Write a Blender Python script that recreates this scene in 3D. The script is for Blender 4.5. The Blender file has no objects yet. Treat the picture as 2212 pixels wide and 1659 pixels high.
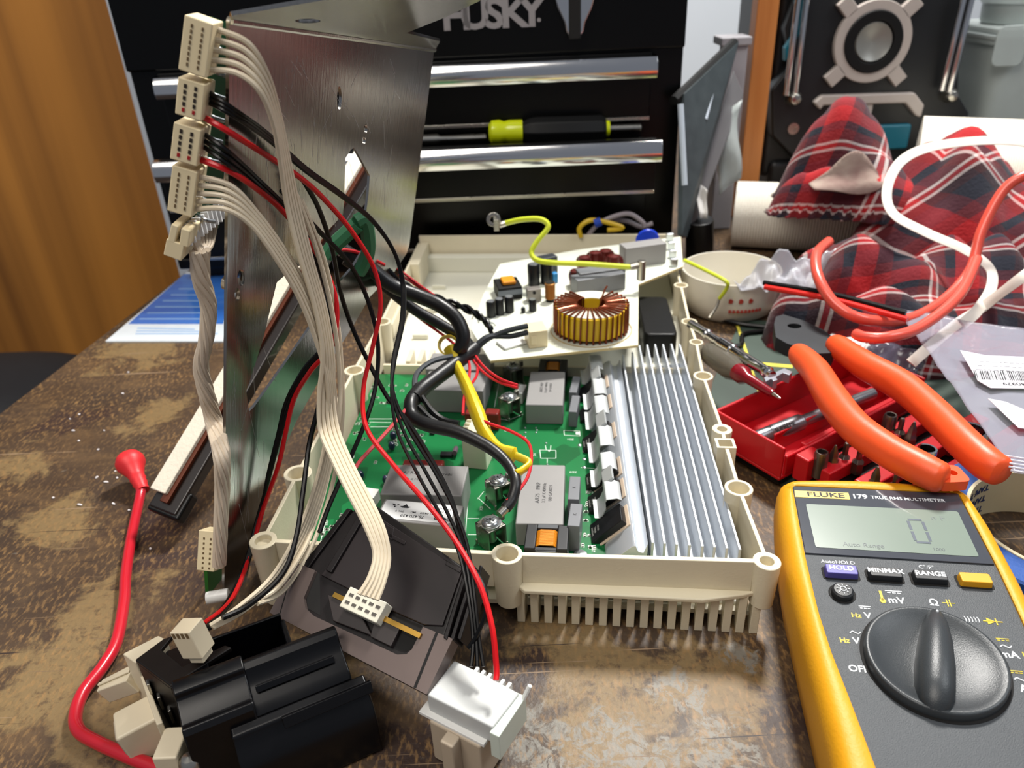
import bpy, math, random
from mathutils import Vector, Matrix
from math import sin, cos, pi, radians
V = Vector
S = .001                                  # everything below is written in millimetres
sc = bpy.context.scene
COL = sc.collection
# ------------------------------------------------------------------ camera
FPX, CX, CY, CAMH = 1650., 1106., 829.5, 270.
_p, _r = radians(29.3), radians(2.7)
cF = V((0, cos(_p), -sin(_p))); _u0 = V((0, sin(_p), cos(_p)))
cU = _u0*cos(_r) + V((1, 0, 0))*sin(_r); cR = V((1, 0, 0))*cos(_r) - _u0*sin(_r)
cam = bpy.data.cameras.new('camera'); cam.sensor_width = 36; cam.lens = FPX*36/2212
cam.clip_start = .01; cam.clip_end = 30
cam.dof.use_dof = True; cam.dof.focus_distance = .325; cam.dof.aperture_fstop = cam.lens/1.9
camo = bpy.data.objects.new('camera', cam); COL.objects.link(camo)
camo.matrix_world = Matrix(((cR.x, cU.x, -cF.x, 0), (cR.y, cU.y, -cF.y, 0), (cR.z, cU.z, -cF.z, CAMH*S), (0, 0, 0, 1)))
sc.camera = camo
# ------------------------------------------------------------------ light
sc.view_settings.view_transform = 'Standard'; sc.view_settings.look = 'None'
sc.view_settings.gamma = 1; sc.view_settings.use_curve_mapping = False
sc.view_settings.exposure = 0.32
w = bpy.data.worlds.new('room_light'); sc.world = w; w.use_nodes = True
w.node_tree.nodes['Background'].inputs[0].default_value = (.80, .86, 1, 1)
w.node_tree.nodes['Background'].inputs[1].default_value = .2

def area(name, loc, aim, size, power, col, size_y=None):
    l = bpy.data.lights.new(name, 'AREA'); l.energy = power; l.color = col; l.size = size
    if size_y: l.shape = 'RECTANGLE'; l.size_y = size_y
    o = bpy.data.objects.new(name, l); COL.objects.link(o); o.location = V(loc)*S
    o.rotation_euler = (V(aim)-V(loc)).to_track_quat('-Z', 'Y').to_euler()
    return o
area('ceiling_lamp_behind_bench', (330, 900, 1000), (60, 300, 0), .16, 19, (1, .97, .92))
area('fill_light_over_room', (-500, -250, 1500), (0, 400, 0), .9, 15, (1, .93, .84))  # broad soft fill added above the camera side to lift left-facing surfaces
area('area_light_side', (1100, 200, 1200), (100, 450, 0), .5, 6, (.93, .97, 1))  # weak cool area light from the right

# ------------------------------------------------------------------ pixel rays (2212 x 1659 frame) to points in the room, mm
def ray(u, v): return cF + cR*((u-CX)/FPX) - cU*((v-CY)/FPX)
def gz(u, v, z=0.):
    d = ray(u, v); return V((0, 0, CAMH)) + d*((z-CAMH)/d.z)
def gy(u, v, Y):
    d = ray(u, v); return V((0, 0, CAMH)) + d*(Y/d.y)
def gp(u, v, P, n):
    d = ray(u, v); o = V((0, 0, CAMH)); return o + d*((P-o).dot(n)/d.dot(n))
def proj(P):
    d = V(P)-V((0, 0, CAMH)); k = d.dot(cF); return CX+FPX*d.dot(cR)/k, CY-FPX*d.dot(cU)/k
def zup(u, v, z0, v2):
    P = gz(u, v, z0); a, b = 0., 400.
    for _ in range(40):
        m = (a+b)/2
        if proj(P+V((0, 0, m)))[1] > v2: a = m
        else: b = m
    return z0+a
def frame(o, x, y=None, z=None):
    """matrix at o, x axis towards x; z axis given, or normal of o-x-y"""
    X = (x-o).normalized()
    Z = V(z) if z is not None else (V((0, 0, 1)) if y is None else X.cross(y-o))
    Y = Z.cross(X).normalized(); Z = X.cross(Y)
    return Matrix(((X.x, Y.x, Z.x, o.x), (X.y, Y.y, Z.y, o.y), (X.z, Y.z, Z.z, o.z), (0, 0, 0, 1)))
def T(x, y=0, z=0): return Matrix.Translation((x, y, z))
def RZ(a): return Matrix.Rotation(radians(a), 4, 'Z')
def RX(a): return Matrix.Rotation(radians(a), 4, 'X')
def RY(a): return Matrix.Rotation(radians(a), 4, 'Y')

# ------------------------------------------------------------------ materials
def lin(h):
    c = [int(h[i:i+2], 16)/255 for i in (0, 2, 4)]
    return tuple(x/12.92 if x <= .04045 else ((x+.055)/1.055)**2.4 for x in c)+(1,)
MATS = {}
def mat(name, h, rough=.5, metal=0., var=.06, scale=60., bump=0., bscale=200., trans=0., coat=0., alpha=1., h2=None, ior=1.45, rvar=0., stretch=None, sub=0., spec=.5):
    if name in MATS: return MATS[name]
    m = bpy.data.materials.new(name); m.use_nodes = True; nt = m.node_tree; N = nt.nodes; L = nt.links
    b = N['Principled BSDF']; c = lin(h); c2 = lin(h2) if h2 else tuple(min(1, x*(1-var*2.5)) for x in c[:3])+(1,)
    tc = N.new('ShaderNodeTexCoord'); mp = N.new('ShaderNodeMapping'); L.new(tc.outputs['Object'], mp.inputs[0])
    if stretch: mp.inputs['Scale'].default_value = stretch
    no = N.new('ShaderNodeTexNoise'); no.inputs['Scale'].default_value = scale; no.inputs['Detail'].default_value = 4
    L.new(mp.outputs[0], no.inputs['Vector'])
    mx = N.new('ShaderNodeMix'); mx.data_type = 'RGBA'; mx.inputs[6].default_value = c; mx.inputs[7].default_value = c2
    L.new(no.outputs['Fac'], mx.inputs[0]); L.new(mx.outputs[2], b.inputs['Base Color'])
    b.inputs['Roughness'].default_value = rough; b.inputs['Metallic'].default_value = metal; b.inputs['IOR'].default_value = ior
    b.inputs['Transmission Weight'].default_value = trans; b.inputs['Coat Weight'].default_value = coat; b.inputs['Specular IOR Level'].default_value = spec; b.inputs['Alpha'].default_value = alpha
    if sub: b.inputs['Subsurface Weight'].default_value = sub; b.inputs['Subsurface Radius'].default_value = (.004, .004, .003)
    if rvar:
        r = N.new('ShaderNodeMapRange'); r.inputs['To Min'].default_value = max(.02, rough-rvar); r.inputs['To Max'].default_value = rough+rvar
        L.new(no.outputs['Fac'], r.inputs[0]); L.new(r.outputs[0], b.inputs['Roughness'])
    if bump:
        n2 = N.new('ShaderNodeTexNoise'); n2.inputs['Scale'].default_value = bscale; n2.inputs['Detail'].default_value = 3
        L.new(mp.outputs[0], n2.inputs['Vector'])
        bp = N.new('ShaderNodeBump'); bp.inputs['Strength'].default_value = bump; bp.inputs['Distance'].default_value = .0006
        L.new(n2.outputs['Fac'], bp.inputs['Height']); L.new(bp.outputs[0], b.inputs['Normal'])
    MATS[name] = m; return m

# ------------------------------------------------------------------ mesh builder
def catmull(pts, k=8, closed=False):
    pts = [V(p) for p in pts]; n = len(pts)
    if n < 3: return pts
    out = []
    for i in range(n if closed else n-1):
        g = (lambda j: pts[j % n]) if closed else (lambda j: pts[max(0, min(n-1, j))])
        p0, p1, p2, p3 = g(i-1), g(i), g(i+1), g(i+2)
        for j in range(k):
            t = j/k
            out.append(.5*((2*p1)+(p2-p0)*t+(2*p0-5*p1+4*p2-p3)*t*t+(3*p1-p0-3*p2+p3)*t**3))
    if not closed: out.append(pts[-1])
    return out
def curve_geo(cu):
    o = bpy.data.objects.new('tmp', cu); me = bpy.data.meshes.new_from_object(o)
    vs = [v.co.copy() for v in me.vertices]; fs = [tuple(p.vertices) for p in me.polygons]
    bpy.data.objects.remove(o); bpy.data.meshes.remove(me); bpy.data.curves.remove(cu)
    return vs, fs
class MB:
    def __init__(s, M=None): s.v = []; s.f = []; s.mi = []; s.uv = []; s.M = M or Matrix.Identity(4)
    def add(s, vs, fs, m=0, M=None, uv=None):
        A = s.M @ M if M is not None else s.M
        o = len(s.v); s.v += [A @ V(p) for p in vs]
        flip = A.to_3x3().determinant() < 0
        for f in fs:
            f = [o+i for i in f]; s.f.append(f[::-1] if flip else f); s.mi.append(m)
        s.uv += list(uv) if uv else [(0, 0)]*len(vs)
        return s
    def box(s, x0, x1, y0, y1, z0, z1, M=None, m=0):
        return s.prism([(x0, y0), (x1, y0), (x1, y1), (x0, y1)], z0, z1, M, m)
    def cbox(s, cx, cy, cz, a, b, c, M=None, m=0):
        return s.box(cx-a/2, cx+a/2, cy-b/2, cy+b/2, cz-c/2, cz+c/2, M, m)
    def prism(s, poly, z0, z1, M=None, m=0, k=1., c=(0, 0)):
        if sum(poly[i-1][0]*poly[i][1]-poly[i][0]*poly[i-1][1] for i in range(len(poly))) < 0: poly = poly[::-1]
        n = len(poly); vs = [(x, y, z0) for x, y in poly]+[(c[0]+(x-c[0])*k, c[1]+(y-c[1])*k, z1) for x, y in poly]
        fs = [tuple(range(n-1, -1, -1)), tuple(range(n, 2*n))]+[(i, (i+1) % n, n+(i+1) % n, n+i) for i in range(n)]
        if z1 < z0: fs = [f[::-1] for f in fs]
        return s.add(vs, fs, m, M)
    def hexa(s, b, t, m=0):
        """b, t: four bottom and four top corners (counter-clockwise seen from above)"""
        return s.add(list(b)+list(t), [(3, 2, 1, 0), (4, 5, 6, 7), (0, 1, 5, 4), (1, 2, 6, 5), (2, 3, 7, 6), (3, 0, 4, 7)], m)
    def lathe(s, prof, M=None, n=24, m=0, closed=False):
        vs = []; fs = []; k = len(prof)
        for i in range(n):
            a = 2*pi*i/n
            vs += [(r*cos(a), r*sin(a), z) for r, z in prof]
        for i in range(n):
            j = (i+1) % n
            for q in range(k if closed else k-1):
                r = (q+1) % k; fs.append((i*k+q, j*k+q, j*k+r, i*k+r))
        if not closed:
            if prof[0][0] > 1e-6: fs.append(tuple(i*k for i in range(n-1, -1, -1)))
            if prof[-1][0] > 1e-6: fs.append(tuple(i*k+k-1 for i in range(n)))
        return s.add(vs, fs, m, M)
    def ring(s, c, z0, z1, ro, ri, n=24, m=0, ko=1.):
        return s.lathe([(ri, z0), (ro*ko, z0), (ro, z1), (ri, z1)], T(c[0], c[1], 0), n, m, True)
    def cyl(s, a, b, r, n=16, m=0, r2=None):
        a, b = V(a), V(b); d = b-a; q = d.to_track_quat('Z', 'Y').to_matrix().to_4x4()
        return s.lathe([(r, 0), (r if r2 is None else r2, d.length)], T(*a) @ q, n, m)
    def tube(s, pts, r, n=8, m=0, k=8, closed=False, smooth=True, flat=None, up=None):
        P = catmull(pts, k, closed) if smooth else [V(p) for p in pts]
        q = len(P); rf = r if callable(r) else (lambda t: r)
        tg = []
        for i in range(q):
            a = P[i-1] if (closed or i) else P[0]; b = P[(i+1) % q] if (closed or i < q-1) else P[-1]
            tg.append((b-a).normalized())
        u = V(up) if up is not None else (V((0, 0, 1)) if abs(tg[0].z) < .9 else V((1, 0, 0)))
        vs = []; fs = []
        for i in range(q):
            if up is not None: u = V(up)
            u = (u-tg[i]*u.dot(tg[i])).normalized(); w_ = tg[i].cross(u); R = rf(i/max(1, q-1))
            for j in range(n):
                a = 2*pi*(j+.5)/n; vs.append(P[i]+u*(cos(a)*R)+w_*(sin(a)*R*(flat or 1)))
        for i in range(q if closed else q-1):
            for j in range(n):
                i2 = (i+1) % q; fs.append((i*n+j, i*n+(j+1) % n, i2*n+(j+1) % n, i2*n+j))
        if not closed: fs += [tuple(range(n-1, -1, -1)), tuple((q-1)*n+j for j in range(n))]
        return s.add(vs, fs, m)
    def sheet(s, outline, holes, th, M=None, m=0):
        cu = bpy.data.curves.new('t', 'CURVE'); cu.dimensions = '2D'; cu.fill_mode = 'BOTH'; cu.extrude = th/2
        for lp in [outline]+list(holes):
            sp = cu.splines.new('POLY'); sp.points.add(len(lp)-1); sp.use_cyclic_u = True
            for i, p in enumerate(lp): sp.points[i].co = (p[0], p[1], 0, 1)
        vs, fs = curve_geo(cu); return s.add(vs, fs, m, M)
    def text(s, txt, size, M=None, m=0, th=.15, bold=0., ax='CENTER', sx=1., shear=0., sp=1.):
        cu = bpy.data.curves.new('t', 'FONT'); cu.body = txt; cu.size = size; cu.extrude = th; cu.offset = bold*size
        cu.align_x = ax; cu.align_y = 'CENTER'; cu.resolution_u = 3; cu.shear = shear; cu.space_character = sp
        vs, fs = curve_geo(cu); vs = [V((p.x*sx, p.y, p.z)) for p in vs]; return s.add(vs, fs, m, M)
    def grid(s, rows, m=0, closed=False, uvs=(1, 1)):
        """rows: list of equally long lists of points"""
        a, b = len(rows), len(rows[0]); vs = [p for r in rows for p in r]
        fs = [(i*b+j, i*b+(j+1) % b, (i+1)*b+(j+1) % b, (i+1)*b+j) for i in range(a-1) for j in range(b if closed else b-1)]
        return s.add(vs, fs, m, None, [(j/(b-1)*uvs[0], i/(a-1)*uvs[1]) for i in range(a) for j in range(b)])
    def build(s, name, mats, parent=None, bev=0., seg=2, smooth=None, ang=35, sub=0, solid=0.):
        me = bpy.data.meshes.new(name); mats = mats if isinstance(mats, (list, tuple)) else [mats]
        if parent is None:
            lo = V((min(p.x for p in s.v), min(p.y for p in s.v), min(p.z for p in s.v))); hi = V((max(p.x for p in s.v), max(p.y for p in s.v), 0))
            O = V(((lo.x+hi.x)/2, (lo.y+hi.y)/2, lo.z))
        else: O = V((0, 0, 0))
        me.from_pydata([(p-O)*S for p in s.v], [], s.f)
        for mt in mats: me.materials.append(mt)
        me.polygons.foreach_set('material_index', s.mi)
        if any(t != (0, 0) for t in s.uv):
            ul = me.uv_layers.new(name='map')
            for lp in me.loops: ul.data[lp.index].uv = s.uv[lp.vertex_index]
        me.polygons.foreach_set('use_smooth', [True]*len(me.polygons))
        me.update()
        me.set_sharp_from_angle(angle=radians(ang))
        o = bpy.data.objects.new(name, me); COL.objects.link(o); o.location = O*S
        if parent is not None: o.parent = parent
        if solid: md = o.modifiers.new('s', 'SOLIDIFY'); md.thickness = solid*S; md.offset = 0
        if sub: md = o.modifiers.new('d', 'SUBSURF'); md.levels = md.render_levels = sub
        if bev:
            md = o.modifiers.new('b', 'BEVEL'); md.width = bev*S; md.segments = seg; md.limit_method = 'ANGLE'; md.angle_limit = radians(40)
            md.harden_normals = True; md.use_clamp_overlap = True
        return o
def tag(o, label=None, cat=None, group=None, kind=None):
    for k, x in (('label', label), ('category', cat), ('group', group), ('kind', kind)):
        if x: o[k] = x
    return o
def thing(name, label, cat, M=None, group=None):
    o = bpy.data.objects.new(name, None); COL.objects.link(o); o.empty_display_size = .01
    if M is not None:
        M = M.copy(); M.translation = M.translation*S; o.matrix_world = M
    return tag(o, label, cat, group)
def struct(mb, name, m, bev=0.): return tag(mb.build(name, m, None, bev), kind='structure')
def copy_tree(o, parent=None):
    c = o.copy(); COL.objects.link(c); c.parent = parent
    for ch in list(o.children): copy_tree(ch, c)
    return c
def arc(cx, cy, r, a0, a1, n=8): return [(cx+r*cos(radians(a0+(a1-a0)*i/n)), cy+r*sin(radians(a0+(a1-a0)*i/n))) for i in range(n+1)]
def rrect(x0, x1, y0, y1, r, n=5):
    return arc(x1-r, y1-r, r, 0, 90, n)+arc(x0+r, y1-r, r, 90, 180, n)+arc(x0+r, y0+r, r, 180, 270, n)+arc(x1-r, y0+r, r, 270, 360, n)
rnd = random.Random(7)
# ------------------------------------------------------------------ materials in common use
cream = mat('cream_plastic', 'd9cfb4', .42, var=.03, bump=.15, bscale=900)
creamc = mat('connector_cream', 'e6d5ad', .4, var=.03)
whitep = mat('white_plastic', 'e4e4e0', .35, var=.02)
blackp = mat('black_plastic', '0a0a0b', .36, spec=.35, var=.1, bump=.1)
blackm = mat('matte_black', '0c0c0c', .55, spec=.3, var=.1)
chrome = mat('chrome', 'd6d6d6', .12, 1., var=.02, rvar=.04)
steel = mat('steel', 'b9b5ab', .28, 1., var=.06, rvar=.08)
alu = mat('aluminium', 'd3d8de', .42, .75, var=.04, scale=30, rvar=.08, stretch=(1, .05, 1))
redw = mat('red_insulation', 'd3121a', .3, var=.05)
blackw = mat('black_insulation', '070708', .34, var=.1, spec=.35)
creamw = mat('cream_insulation', 'd6c8ae', .4, var=.05)
inkm = mat('dark_ink', '1a1a1e', .6)
brass = mat('brass', 'c49a4a', .3, 1.)
holem = mat('dark_recess', '0a0807', .8)
# ------------------------------------------------------------------ the setting
def wood_mat(name, h1, h2, sc_, stretch, rough=.45):
    m = bpy.data.materials.new(name); m.use_nodes = True; nt = m.node_tree; N = nt.nodes; L = nt.links; b = N['Principled BSDF']
    tc = N.new('ShaderNodeTexCoord'); mp = N.new('ShaderNodeMapping'); mp.inputs['Scale'].default_value = stretch; L.new(tc.outputs['Object'], mp.inputs[0])
    n1 = N.new('ShaderNodeTexNoise'); n1.inputs['Scale'].default_value = sc_; n1.inputs['Detail'].default_value = 5; n1.inputs['Distortion'].default_value = .6
    L.new(mp.outputs[0], n1.inputs['Vector'])
    cr = N.new('ShaderNodeValToRGB'); cr.color_ramp.elements[0].position = .3; cr.color_ramp.elements[1].position = .7
    cr.color_ramp.elements[0].color = lin(h1); cr.color_ramp.elements[1].color = lin(h2)
    L.new(n1.outputs['Fac'], cr.inputs[0]); L.new(cr.outputs[0], b.inputs['Base Color']); b.inputs['Roughness'].default_value = rough
    return m
woodwall = wood_mat('wood_planks', '80501c', 'c68436', 7, (2.6, 1, .05))
woodtrim = wood_mat('wood_trim', 'b0682c', 'd28a48', 14, (3, 3, .2))
floor_m = wood_mat('floor_boards', '2b2018', '4a3626', 3, (1, .2, 1))
wallw = mat('white_paint', 'cfd6de', .6, var=.05, scale=3)
struct(MB().box(-2500, 2500, -1200, 2600, -762, -750), 'floor', floor_m)
struct(MB().box(-1500, 1800, 1420, 1440, -750, 1300), 'wall_back', wallw)
# wall_left: timber boards beyond the left edge of the bench
P0 = gy(-420, 0, 1000); P1 = gy(228, 0, 1000)
struct(MB().box(P0.x-200, P1.x+6, 1000, 1030, -750, 1000), 'wall_left', woodwall)
struct(MB().box(P1.x+6, P1.x+34, 985, 1035, -750, 1000), 'trim_1', wallw, 2)
a = gy(1637, 395, 830); b = gy(1599, 395, 830); c = gy(1671, 0, 830); 
struct(MB().box(b.x-1, a.x+1, 830, 850, 0, 800), 'trim_2', woodtrim, 1)
# work bench
def bench_mat():
    m = bpy.data.materials.new('worn_hardboard'); m.use_nodes = True; nt = m.node_tree; N = nt.nodes; L = nt.links; b = N['Principled BSDF']
    tc = N.new('ShaderNodeTexCoord'); ob = tc.outputs['Object']
    def noise(s, d=6, st=None, dist=0., r=.5):
        n = N.new('ShaderNodeTexNoise'); n.inputs['Scale'].default_value = s; n.inputs['Detail'].default_value = d; n.inputs['Distortion'].default_value = dist; n.inputs['Roughness'].default_value = r
        if st:
            q = N.new('ShaderNodeMapping'); q.inputs['Scale'].default_value = st; q.inputs['Rotation'].default_value = (0, 0, .5); L.new(ob, q.inputs[0]); L.new(q.outputs[0], n.inputs['Vector'])
        else: L.new(ob, n.inputs['Vector'])
        return n.outputs['Fac']
    def ramp(f, a, c): 
        r = N.new('ShaderNodeMapRange'); r.inputs['From Min'].default_value = a; r.inputs['From Max'].default_value = c; L.new(f, r.inputs[0]); return r.outputs[0]
    def mix(f, x, y):
        q = N.new('ShaderNodeMix'); q.data_type = 'RGBA'; L.new(f, q.inputs[0])
        for s_, k in ((x, 6), (y, 7)):
            if isinstance(s_, str): q.inputs[k].default_value = lin(s_)
            else: L.new(s_, q.inputs[k])
        return q.outputs[2]
    def mul(x, y):
        q = N.new('ShaderNodeMath'); q.operation = 'MULTIPLY'; L.new(x, q.inputs[0]); L.new(y, q.inputs[1]); return q.outputs[0]
    def blobs(pts, add, amt, s_, thr):
        acc = None
        for u, v, r in pts:
            p = gz(u, v, 0); d = N.new('ShaderNodeVectorMath'); d.operation = 'DISTANCE'; L.new(ob, d.inputs[0]); d.inputs[1].default_value = p*S
            m_ = N.new('ShaderNodeMapRange'); m_.inputs['From Min'].default_value = 0; m_.inputs['From Max'].default_value = r*S; m_.inputs['To Min'].default_value = 1; m_.inputs['To Max'].default_value = 0; L.new(d.outputs['Value'], m_.inputs[0])
            if acc is None: acc = m_.outputs[0]
            else:
                q = N.new('ShaderNodeMath'); q.operation = 'MAXIMUM'; L.new(acc, q.inputs[0]); L.new(m_.outputs[0], q.inputs[1]); acc = q.outputs[0]
        q = N.new('ShaderNodeMath'); q.operation = 'MULTIPLY_ADD'; q.inputs[1].default_value = amt; L.new(noise(s_, 8, None, .5, .65), q.inputs[0]); q.inputs[2].default_value = -amt/2
        w_ = N.new('ShaderNodeMath'); w_.operation = 'ADD'; L.new(acc, w_.inputs[0]); L.new(q.outputs[0], w_.inputs[1])
        return ramp(w_.outputs[0], thr, thr+.22)
    base = mix(ramp(noise(12, 7), .3, .7), '30241b', '4d3a27')
    base = mix(ramp(noise(26, 8, (1, 1.5, 1), .6, .65), .5, .72), base, '5f4930')
    base = mix(blobs(((90, 1480, 55), (250, 1320, 50), (120, 1130, 45), (330, 1560, 60), (600, 1500, 60), (1400, 1500, 75), (1250, 1400, 50), (1600, 1480, 45), (1560, 1300, 30), (60, 1000, 40), (330, 900, 45), (300, 760, 60), (1300, 1640, 50)), 0, 2.6, 30, .45), base, '75603f')
    base = mix(blobs(((330, 1130, 40), (160, 900, 50), (330, 1220, 30), (940, 1590, 50), (1100, 1450, 30), (1690, 1560, 30), (500, 1200, 60)), 0, 2.2, 34, .5), base, '33231d')
    fl = mul(ramp(noise(120, 9, None, 1.0, .72), .47, .54), blobs(((1470, 1500, 18), (1300, 1590, 22), (1560, 1600, 24), (1390, 1640, 24), (1180, 1610, 26), (1600, 1420, 14), (900, 900, 30), (1250, 1640, 20)), 0, 1.8, 60, .3))
    base = mix(fl, base, '77736a')
    base = mix(mul(ramp(noise(230, 6, None, .3, .7), .5, .7), ramp(noise(40, 4), .3, .6)), base, '3b2a1e')
    fib = noise(520, 4, (1, .4, 1)); base = mix(mul(ramp(fib, .5, .75), ramp(noise(20, 3), .25, .6)), base, '8d6c42')
    for k, (rot_, c_) in enumerate(((.3, '6b5640'), (1.9, '8a735a'), (2.6, '2a1d17'))):
        q = N.new('ShaderNodeMapping'); q.inputs['Rotation'].default_value = (0, 0, rot_); q.inputs['Scale'].default_value = (6, 260, 1); q.inputs['Location'].default_value = (k, k, 0); L.new(ob, q.inputs[0])
        n_ = N.new('ShaderNodeTexNoise'); n_.inputs['Scale'].default_value = 1.6; n_.inputs['Detail'].default_value = 2; n_.inputs['Distortion'].default_value = .3; L.new(q.outputs[0], n_.inputs['Vector'])
        base = mix(ramp(n_.outputs['Fac'], .70, .74), base, c_)
    L.new(base, b.inputs['Base Color'])
    r = N.new('ShaderNodeMapRange'); r.inputs['To Min'].default_value = .42; r.inputs['To Max'].default_value = .7; L.new(noise(25, 4), r.inputs[0]); L.new(r.outputs[0], b.inputs['Roughness'])
    bp = N.new('ShaderNodeBump'); bp.inputs['Strength'].default_value = .35; bp.inputs['Distance'].default_value = .0006; L.new(noise(500, 4), bp.inputs['Height']); L.new(bp.outputs[0], b.inputs['Normal'])
    return m
bench = thing('workbench', 'brown workbench with a worn and scratched hardboard top under the electronics', 'workbench', T(0, 0, 0))
e0, e1 = gz(-40, 922), gz(420, 573)      # left edge of the top
d = (e1-e0).normalized(); A = e0-d*500; B = e0+d*900
MB().prism([(A.x, A.y), (900, A.y), (900, 1380), (B.x, 1380), (B.x, B.y)], -28, 0).build('tabletop', bench_mat(), bench, bev=1.5)
for x, y in ((-330, 60), (820, -20), (-100, 1250), (820, 1250)):
    MB().box(x-30, x+30, y-30, y+30, -750, -28).build('leg', woodtrim, bench, bev=2)
# chair behind the left bench edge
ch = thing('office_chair', 'dark grey padded chair tucked beyond the left edge of the bench', 'chair', T(-560, 640, 0))
rows = []
for i in range(9):
    t = i/8; rows.append([V((-150+300*t, -150+300*j/8, -95+ -55*((2*t-1)**4)-40*((2*j/8-1)**4))) for j in range(9)])
MB().grid(rows).build('seat', mat('dark_cloth', '2a2c30', .7, var=.1, bump=.3), ch, solid=50, sub=1)
MB().cyl((0, 0, -180), (0, 0, -560), 22).build('gas_column', blackp, ch)
mb = MB()
for k in range(5): mb.cyl((0, 0, -640), (260*cos(k*1.257), 260*sin(k*1.257), -690), 22)
mb.cyl((0, 0, -560), (0, 0, -690), 34); mb.build('base', blackp, ch)
for k in range(5): MB().lathe([(0, 0), (30, 0), (30, 40), (0, 40)], T(260*cos(k*1.257), 260*sin(k*1.257), -720) @ RX(90) @ T(0, -0, -20), 16).build('caster', blackp, ch, bev=4)
# ------------------------------------------------------------------ tool chest behind everything
gloss = mat('black_enamel', '030303', .3, var=.05); gloss.node_tree.nodes['Principled BSDF'].inputs['Specular IOR Level'].default_value = .25
tcM = T(-321, 716, 0) @ RZ(-1.2)
chest = thing('tool_chest', 'black steel tool chest with polished drawer pulls and silver lettering', 'tool chest', tcM)
tn = V((sin(radians(1.2)), -cos(radians(1.2)), 0))*-1
Pt = V((-321, 716, 0)); tcI = tcM.inverted()
def tl(u, v, dy=0.):                       # pixel on the chest front (dy mm in front of it) to chest coordinates
    return tcI @ gp(u, v, tcM @ V((0, -dy, 0)), tn)
W_ = tl(1464, 200).x
zs = [tl(1200, v).z for v in (122, 250, 425)]
MB().box(0, W_, 0, 270, 14, zs[2]-42).box(0, W_, 6, 270, zs[2]-42, 345).box(0, W_, 0, 6, zs[0]+4, 345).build('body', gloss, chest, bev=2)
for x in (14, W_-40):
    for y in (14, 230): MB().box(x, x+26, y, y+26, 0, 14).build('foot', blackp, chest, bev=2)
def drawer(z0, z1, out, yy, hz, pull=True):
    d = MB().box(26, W_-28, -out, -out+6, z0, z1).build('drawer', gloss, chest, bev=1)
    if out > 8: MB().box(30, 33, -out+6, 5, z0+3, z1-8).box(W_-36, W_-33, -out+6, 5, z0+3, z1-8).box(30, W_-33, -out+6, 5, z0+2, z0+4).build('drawer_box', gloss, d)
    pr = [(-out, hz), (-out-5, hz-1), (-out-9, hz-6), (-out-10, hz-12), (-out-8, hz-18), (-out-6, hz-18), (-out-8, hz-12), (-out-6, hz-5), (-out, hz-4)]
    M = Matrix(((0, 0, 1, 0), (1, 0, 0, 0), (0, 1, 0, 0), (0, 0, 0, 1)))
    if pull: MB().prism(pr, 24, W_-24, M).build('drawer_pull', chrome, d, bev=.4)
    MB().box(26, W_-28, -out-1.2, -out+1, z0+1, z0+4).build('edge_strip', steel, d, bev=.3)
z2b, z2t = tl(1200, 417, 42).z, tl(1200, 304, 50).z
drawer(zs[1]-5, zs[0]+2, 0, 0, zs[0])
drawer(z2b, z2t, 42, 0, z2t)
drawer(22, z2b-10, 0, 0, z2b-20, False)
lt = [('H', 988), ('U', 1027), ('S', 1068), ('K', 1110), ('Y', 1148)]
mb = MB()
for ch_, u in lt:
    P = tl(u, 56-22-(u-988)*.05)
    mb.text(ch_, 31, T(P.x, -1, P.z) @ RX(90), th=.8, bold=.03, sx=1.12)
P = tl(1163, 40); mb.lathe([(0, 0), (1.6, 0), (1.6, 1.5), (0, 1.5)], T(P.x, 0, P.z) @ RX(90), 12)
mb.build('lettering', mat('silver_letters', 'b9b2b0', .35, .7), chest)
P0, P1, P2 = tl(1237, -25), tl(1237, 40), tl(1237, 78)
mb = MB()
prof = [(tl(1188, -25), tl(1287, -25)), (tl(1196, 10), tl(1278, 10)), (tl(1212, 45), tl(1262, 45)), (tl(1216, 66), tl(1258, 66)), (tl(1224, 78), tl(1250, 78))]
ol = [(a.x, a.z) for a, b in prof]+[(b.x, b.z) for a, b in prof[::-1]]
M = Matrix(((1, 0, 0, 0), (0, 0, -1, 0), (0, 1, 0, 0), (0, 0, 0, 1)))
mb.prism(ol, 0, 9, M, k=.86, c=(P1.x, P1.z)); mb.build('latch', chrome, chest, bev=1.5, seg=3)
MB().box(P1.x-5, P1.x+5, -11, -8, P1.z-14, P1.z+30).build('latch_slot', holem, chest, bev=1)
# tools lying in the open drawer
def lathe_between(mb, a, b, prof, n=16, m=0):
    a, b = V(a), V(b); d = b-a; q = d.to_track_quat('Z', 'Y').to_matrix().to_4x4()
    return mb.lathe([(r, t*d.length) for r, t in prof], T(*a) @ q, n, m)
Yd = 696
a, b = gy(1055, 286, Yd), gy(1316, 278, Yd)
sd = thing('nut_driver', 'nut driver with black and yellow handle lying in the open drawer of the tool chest', 'nut driver', frame(a, b, z=(0, 0, 1)))
Ln = (b-a).length
X90 = RY(90)
MB(X90).lathe([(0, 0), (7, .5), (10, 3), (10.5, 10), (9, 14), (10, 18), (10, Ln*.28), (9, Ln*.28)], n=20).build('handle_end', mat('yellow_plastic', 'c9d410', .25, coat=.3), sd)
MB(X90).lathe([(0, Ln*.27), (8, Ln*.28), (11, Ln*.34), (12, Ln*.4), (12, Ln*.93), (9, Ln*.97), (0, Ln*.97)], n=8).build('grip', blackm, sd, bev=1)
MB(X90).lathe([(0, Ln*.95), (7, Ln*.96), (7, Ln*1.0), (0, Ln)], n=16).build('collar', MATS['yellow_plastic'], sd)
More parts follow.
